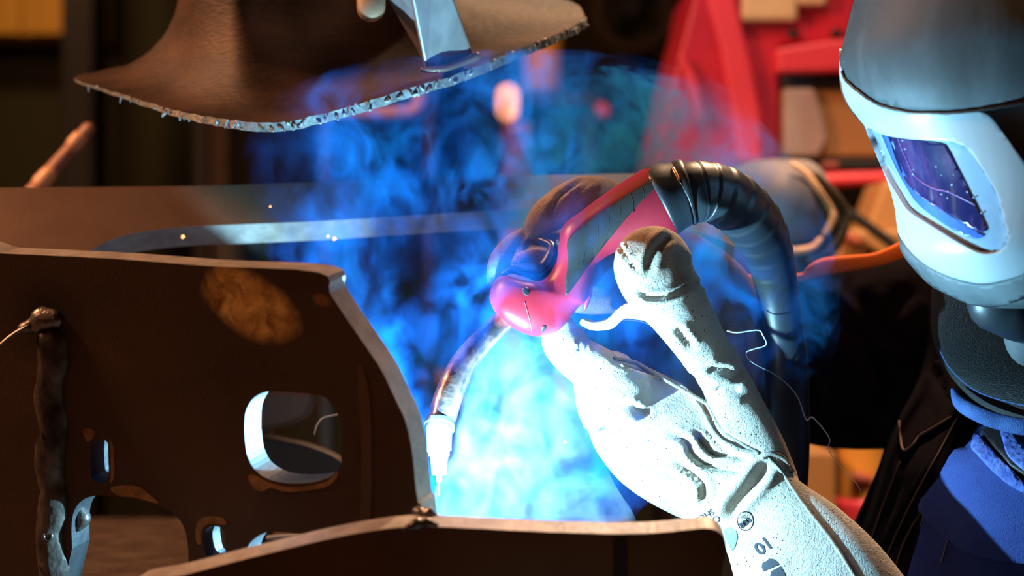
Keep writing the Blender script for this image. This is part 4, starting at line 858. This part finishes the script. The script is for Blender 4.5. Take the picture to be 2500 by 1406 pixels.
for (x, y) in ((1935, 84), (2040, 82)): limb('bolt', [(x, y, 2.945, 12), (x+4, y, 2.945, 12)], 'black', mc, n=12)
fl(1640, 1960, 425, 2.97, 0.4, 'black', 'cart', mc)
ct = thing('storage_crate', P(2150, 2700, 3.3), 'tan storage crate between the machine and the helmet', 'crate')
slab('crate_side', [(2070, 640), (2120, 545), (2160, 440), (2260, 440), (2330, 640)], 2.74, 0.15, 'tan', ct)
pbox('crate_base', 2060, 2330, 560, 720, 2.72, 0.02, 'tan', ct); fl(2210, 2330, 720, 2.74, 0.14, 'black', 'crate_stand', ct)
limb('dark_strap', [(2050, 505, 2.7, 13), (2110, 545, 2.7, 13), (2190, 605, 2.7, 13), (2230, 640, 2.7, 13)], 'black', ct, n=12)
limb('red_tag', [(2075, 580, 2.7, 14), (2090, 590, 2.7, 16)], 'rpost', ct, n=12)
# grey rounded hood with pale rim
hd2 = thing('spare_hood', P(1930, 640, 2.35), 'blurred grey rounded hood with pale curved rim, right of the cable', 'hood')
hsec = [(392, 1850, 1965, .03), (400, 1815, 1985, .07), (425, 1770, 2008, .10), (470, 1760, 2028, .12), (520, 1765, 2040, .12), (560, 1780, 2040, .11), (595, 1800, 2020, .09), (618, 1830, 1990, .06), (628, 1870, 1950, .03)]
rg = []
for (y, xl, xr, b) in cr(hsec, 4):
    d = 2.35; a = P(xl, y, d); c = P(xr, y, d); ctr = (a+c)/2; hw = (c.x-a.x)/2
    rg.append([(ctr.x+hw*math.cos(t), d-b*math.sin(t), ctr.z) for t in np.linspace(0, 2*math.pi, 40, False)])
loftrings('hood_shell', rg, 'hoodg', hd2)
limb('rim_piping', [(1936, 402, 2.24, 7), (1968, 425, 2.24, 9), (1998, 462, 2.24, 8), (2025, 505, 2.25, 8), (2032, 530, 2.25, 9), (2024, 555, 2.25, 10), (2014, 570, 2.25, 9)], 'rim', hd2, n=14, sub=6)
limb('rim_piping', [(1905, 612, 2.24, 10), (1950, 612, 2.24, 10), (1985, 604, 2.24, 9), (2002, 586, 2.24, 8)], 'rim', hd2, n=14, sub=6)
limb('dark_rim', [(1990, 430, 2.25, 12), (2035, 475, 2.26, 14), (2060, 520, 2.27, 14), (2058, 560, 2.27, 14), (2030, 610, 2.27, 14), (1980, 634, 2.27, 12)], 'brownst', hd2, n=14, sub=6)
fl(1850, 1955, 632, 2.28, 0.25, 'brownst', 'stand', hd2)
# orange and red things low between sleeve and jacket
c1 = tag(fl(1955, 2042, 1104, 2.6, 0.3, 'tan', 'cardboard_box', None), 'tall tan box low behind the gauntlet', 'box')
c3 = thing('gas_cylinder', P(2100, 2800, 2.6), 'orange and yellow cylinder with red base behind the gauntlet', 'cylinder')
limb('cylinder_body', [(2112, 1060, 2.7, 66), (2112, 1200, 2.7, 66), (2112, 1215, 2.7, 66)], 'ochre', c3, n=28, flat=True)
limb('cylinder_base', [(2112, 1215, 2.7, 70), (2112, 1500, 2.7, 70), (2112, 3030, 2.7, 70)], 'mred2', c3, n=28, flat=True)
limb('valve_mark', [(2095, 1168, 2.665, 18), (2118, 1172, 2.665, 14)], 'rpost', c3, n=14)
tag(fl(2160, 2200, 1060, 2.92, 0.2, 'yellow', 'yellow_bin', None), 'narrow yellow bin beside the orange cylinder', 'bin')
# reddish stock behind the smoke
rs = thing('stock_rack', P(1250, 2600, 3.1), 'pinkish steel rack bars glimpsed through the smoke', 'rack')
pbox('bar', 1030, 1290, 905, 945, 3.1, 0.06, 'pinkst', rs); pbox('bar', 1100, 1300, 965, 1000, 3.1, 0.06, 'rpost', rs)
limb('cylinder_end', [(1388, 905, 3.05, 28), (1388, 975, 3.05, 28)], 'mred2', rs, n=20); fl(1370, 1405, 985, 3.1, 0.06, 'darkst', 'upright', rs); fl(1050, 1080, 945, 3.12, 0.06, 'darkst', 'upright', rs)

# ------------------------------------------------------------------ smoke (real scattering volumes, lit by the arc)
SC.cycles.volume_step_rate = 0.8
def smoke_mat(name, col, blobs, nscale, ndist, lo, gain, seed=(0, 0, 0), detail=5):
    m = bpy.data.materials.new(name); m.use_nodes = True; N = m.node_tree.nodes; L = m.node_tree.links; N.clear()
    out = N.new('ShaderNodeOutputMaterial'); vs = N.new('ShaderNodeVolumeScatter'); ab = N.new('ShaderNodeVolumeAbsorption'); ab.inputs['Color'].default_value = (*[0.55+0.45*c for c in col], 1)
    ad = N.new('ShaderNodeAddShader'); L.new(vs.outputs[0], ad.inputs[0]); L.new(ab.outputs[0], ad.inputs[1]); L.new(ad.outputs[0], out.inputs['Volume'])
    vs.inputs['Color'].default_value = (*col, 1); vs.inputs['Anisotropy'].default_value = 0.0
    pos = N.new('ShaderNodeNewGeometry').outputs['Position']
    def math_(op, a, b=None):
        k = N.new('ShaderNodeMath'); k.operation = op
        for i, v in enumerate((a, b)):
            if v is None: continue
            if isinstance(v, (int, float)): k.inputs[i].default_value = v
            else: L.new(v, k.inputs[i])
        return k.outputs[0]
    mp = N.new('ShaderNodeMapping'); mp.inputs['Location'].default_value = seed; mp.inputs['Scale'].default_value = (1, 1, 0.8); L.new(pos, mp.inputs['Vector'])
    nz_ = noise(N, L, mp.outputs[0], nscale, detail, 0.58, ndist)
    wob = math_('MULTIPLY', math_('SUBTRACT', noise(N, L, pos, nscale*0.45, 1, 0.5), 0.5), 1.3)
    tot = None
    for c, r, sx, sy, sz, p, amp in blobs:
        s = N.new('ShaderNodeVectorMath'); s.operation = 'SUBTRACT'; L.new(pos, s.inputs[0]); s.inputs[1].default_value = tuple(c)
        q = N.new('ShaderNodeVectorMath'); q.operation = 'MULTIPLY'; L.new(s.outputs[0], q.inputs[0]); q.inputs[1].default_value = (sx/r, sy/r, sz/r)
        ln_ = N.new('ShaderNodeVectorMath'); ln_.operation = 'LENGTH'; L.new(q.outputs[0], ln_.inputs[0])
        v = math_('MULTIPLY', math_('POWER', math_('MAXIMUM', math_('SUBTRACT', 1.0, math_('ADD', ln_.outputs['Value'], wob)), 0.0), p), amp)
        tot = v if tot is None else math_('ADD', tot, v)
    n1 = math_('MAXIMUM', math_('MULTIPLY', math_('SUBTRACT', nz_, lo), gain), 0.015)
    dn = math_('MULTIPLY', tot, n1); L.new(dn, vs.inputs['Density']); L.new(dn, ab.inputs['Density'])
    return m
def smoke_obj(name, m, ol, layers, label):
    outl = cr(ol, 4, True); vv = []; ff = []; ns = len(outl); cc = outl.mean(0)
    for (d, s) in layers: vv += [P(cc[0]+(p[0]-cc[0])*s, cc[1]+(p[1]-cc[1])*s, 1.62)+Vector((0, d-1.62, 0)) for p in outl]
    for i in range(len(layers)-1):
        for k in range(ns): ff.append((i*ns+k, i*ns+(k+1) % ns, (i+1)*ns+(k+1) % ns, (i+1)*ns+k))
    ff.append(tuple(range(ns))[::-1]); ff.append(tuple((len(layers)-1)*ns+k for k in range(ns)))
    o = add(name, vv, ff, m); tag(o, label, 'smoke', kind='stuff'); return o
# blobs: centre, radius, stretch x y z, falloff power, density
haze = smoke_mat('blue_haze', (0.012, 0.22, 1.0), [
    (P(1240, 850, 1.66), 0.23, 0.95, 1.5, 0.95, 1.6, 36),
    (P(1120, 380, 1.72), 0.17, 0.8, 1.2, 1.4, 1.8, 22),
    (P(1450, 320, 1.73), 0.19, 0.8, 1.2, 1.3, 1.8, 40),
    (P(1780, 650, 1.66), 0.17, 1.0, 1.5, 0.8, 1.8, 32)], 23, 1.7, 0.49, 11, (0, 0, 0), 4)
smoke_obj('blue_haze', haze, [(560, 330), (760, 190), (1000, 130), (1300, 120), (1560, 140), (1760, 210), (1960, 420), (2060, 700), (1960, 960), (1700, 1050), (1620, 1150), (1500, 1262), (1300, 1268), (1080, 1262), (940, 1000), (800, 760), (620, 560)],
    ((1.50, 0.9), (1.52, 1.0), (1.72, 1.0), (1.88, 0.97), (1.92, 0.85)), 'thin deep blue haze drifting behind and over the torch')
plume = smoke_mat('white_fume', (0.55, 0.74, 1.0), [
    (P(1250, 1130, 1.60), 0.14, 0.95, 1.3, 0.75, 1.2, 8),
    (P(1330, 960, 1.61), 0.11, 1.2, 1.3, 0.75, 1.2, 8)], 22, 1.8, 0.51, 10.0, (3, 1, 5))
smoke_obj('welding_smoke', plume, [(1088, 1262), (1080, 1130), (1120, 960), (1220, 820), (1320, 780), (1400, 880), (1430, 1040), (1500, 1180), (1530, 1262), (1300, 1270)],
    ((1.47, 0.85), (1.50, 1.0), (1.66, 1.0), (1.70, 0.85)), 'dense white smoke billowing right above the weld')
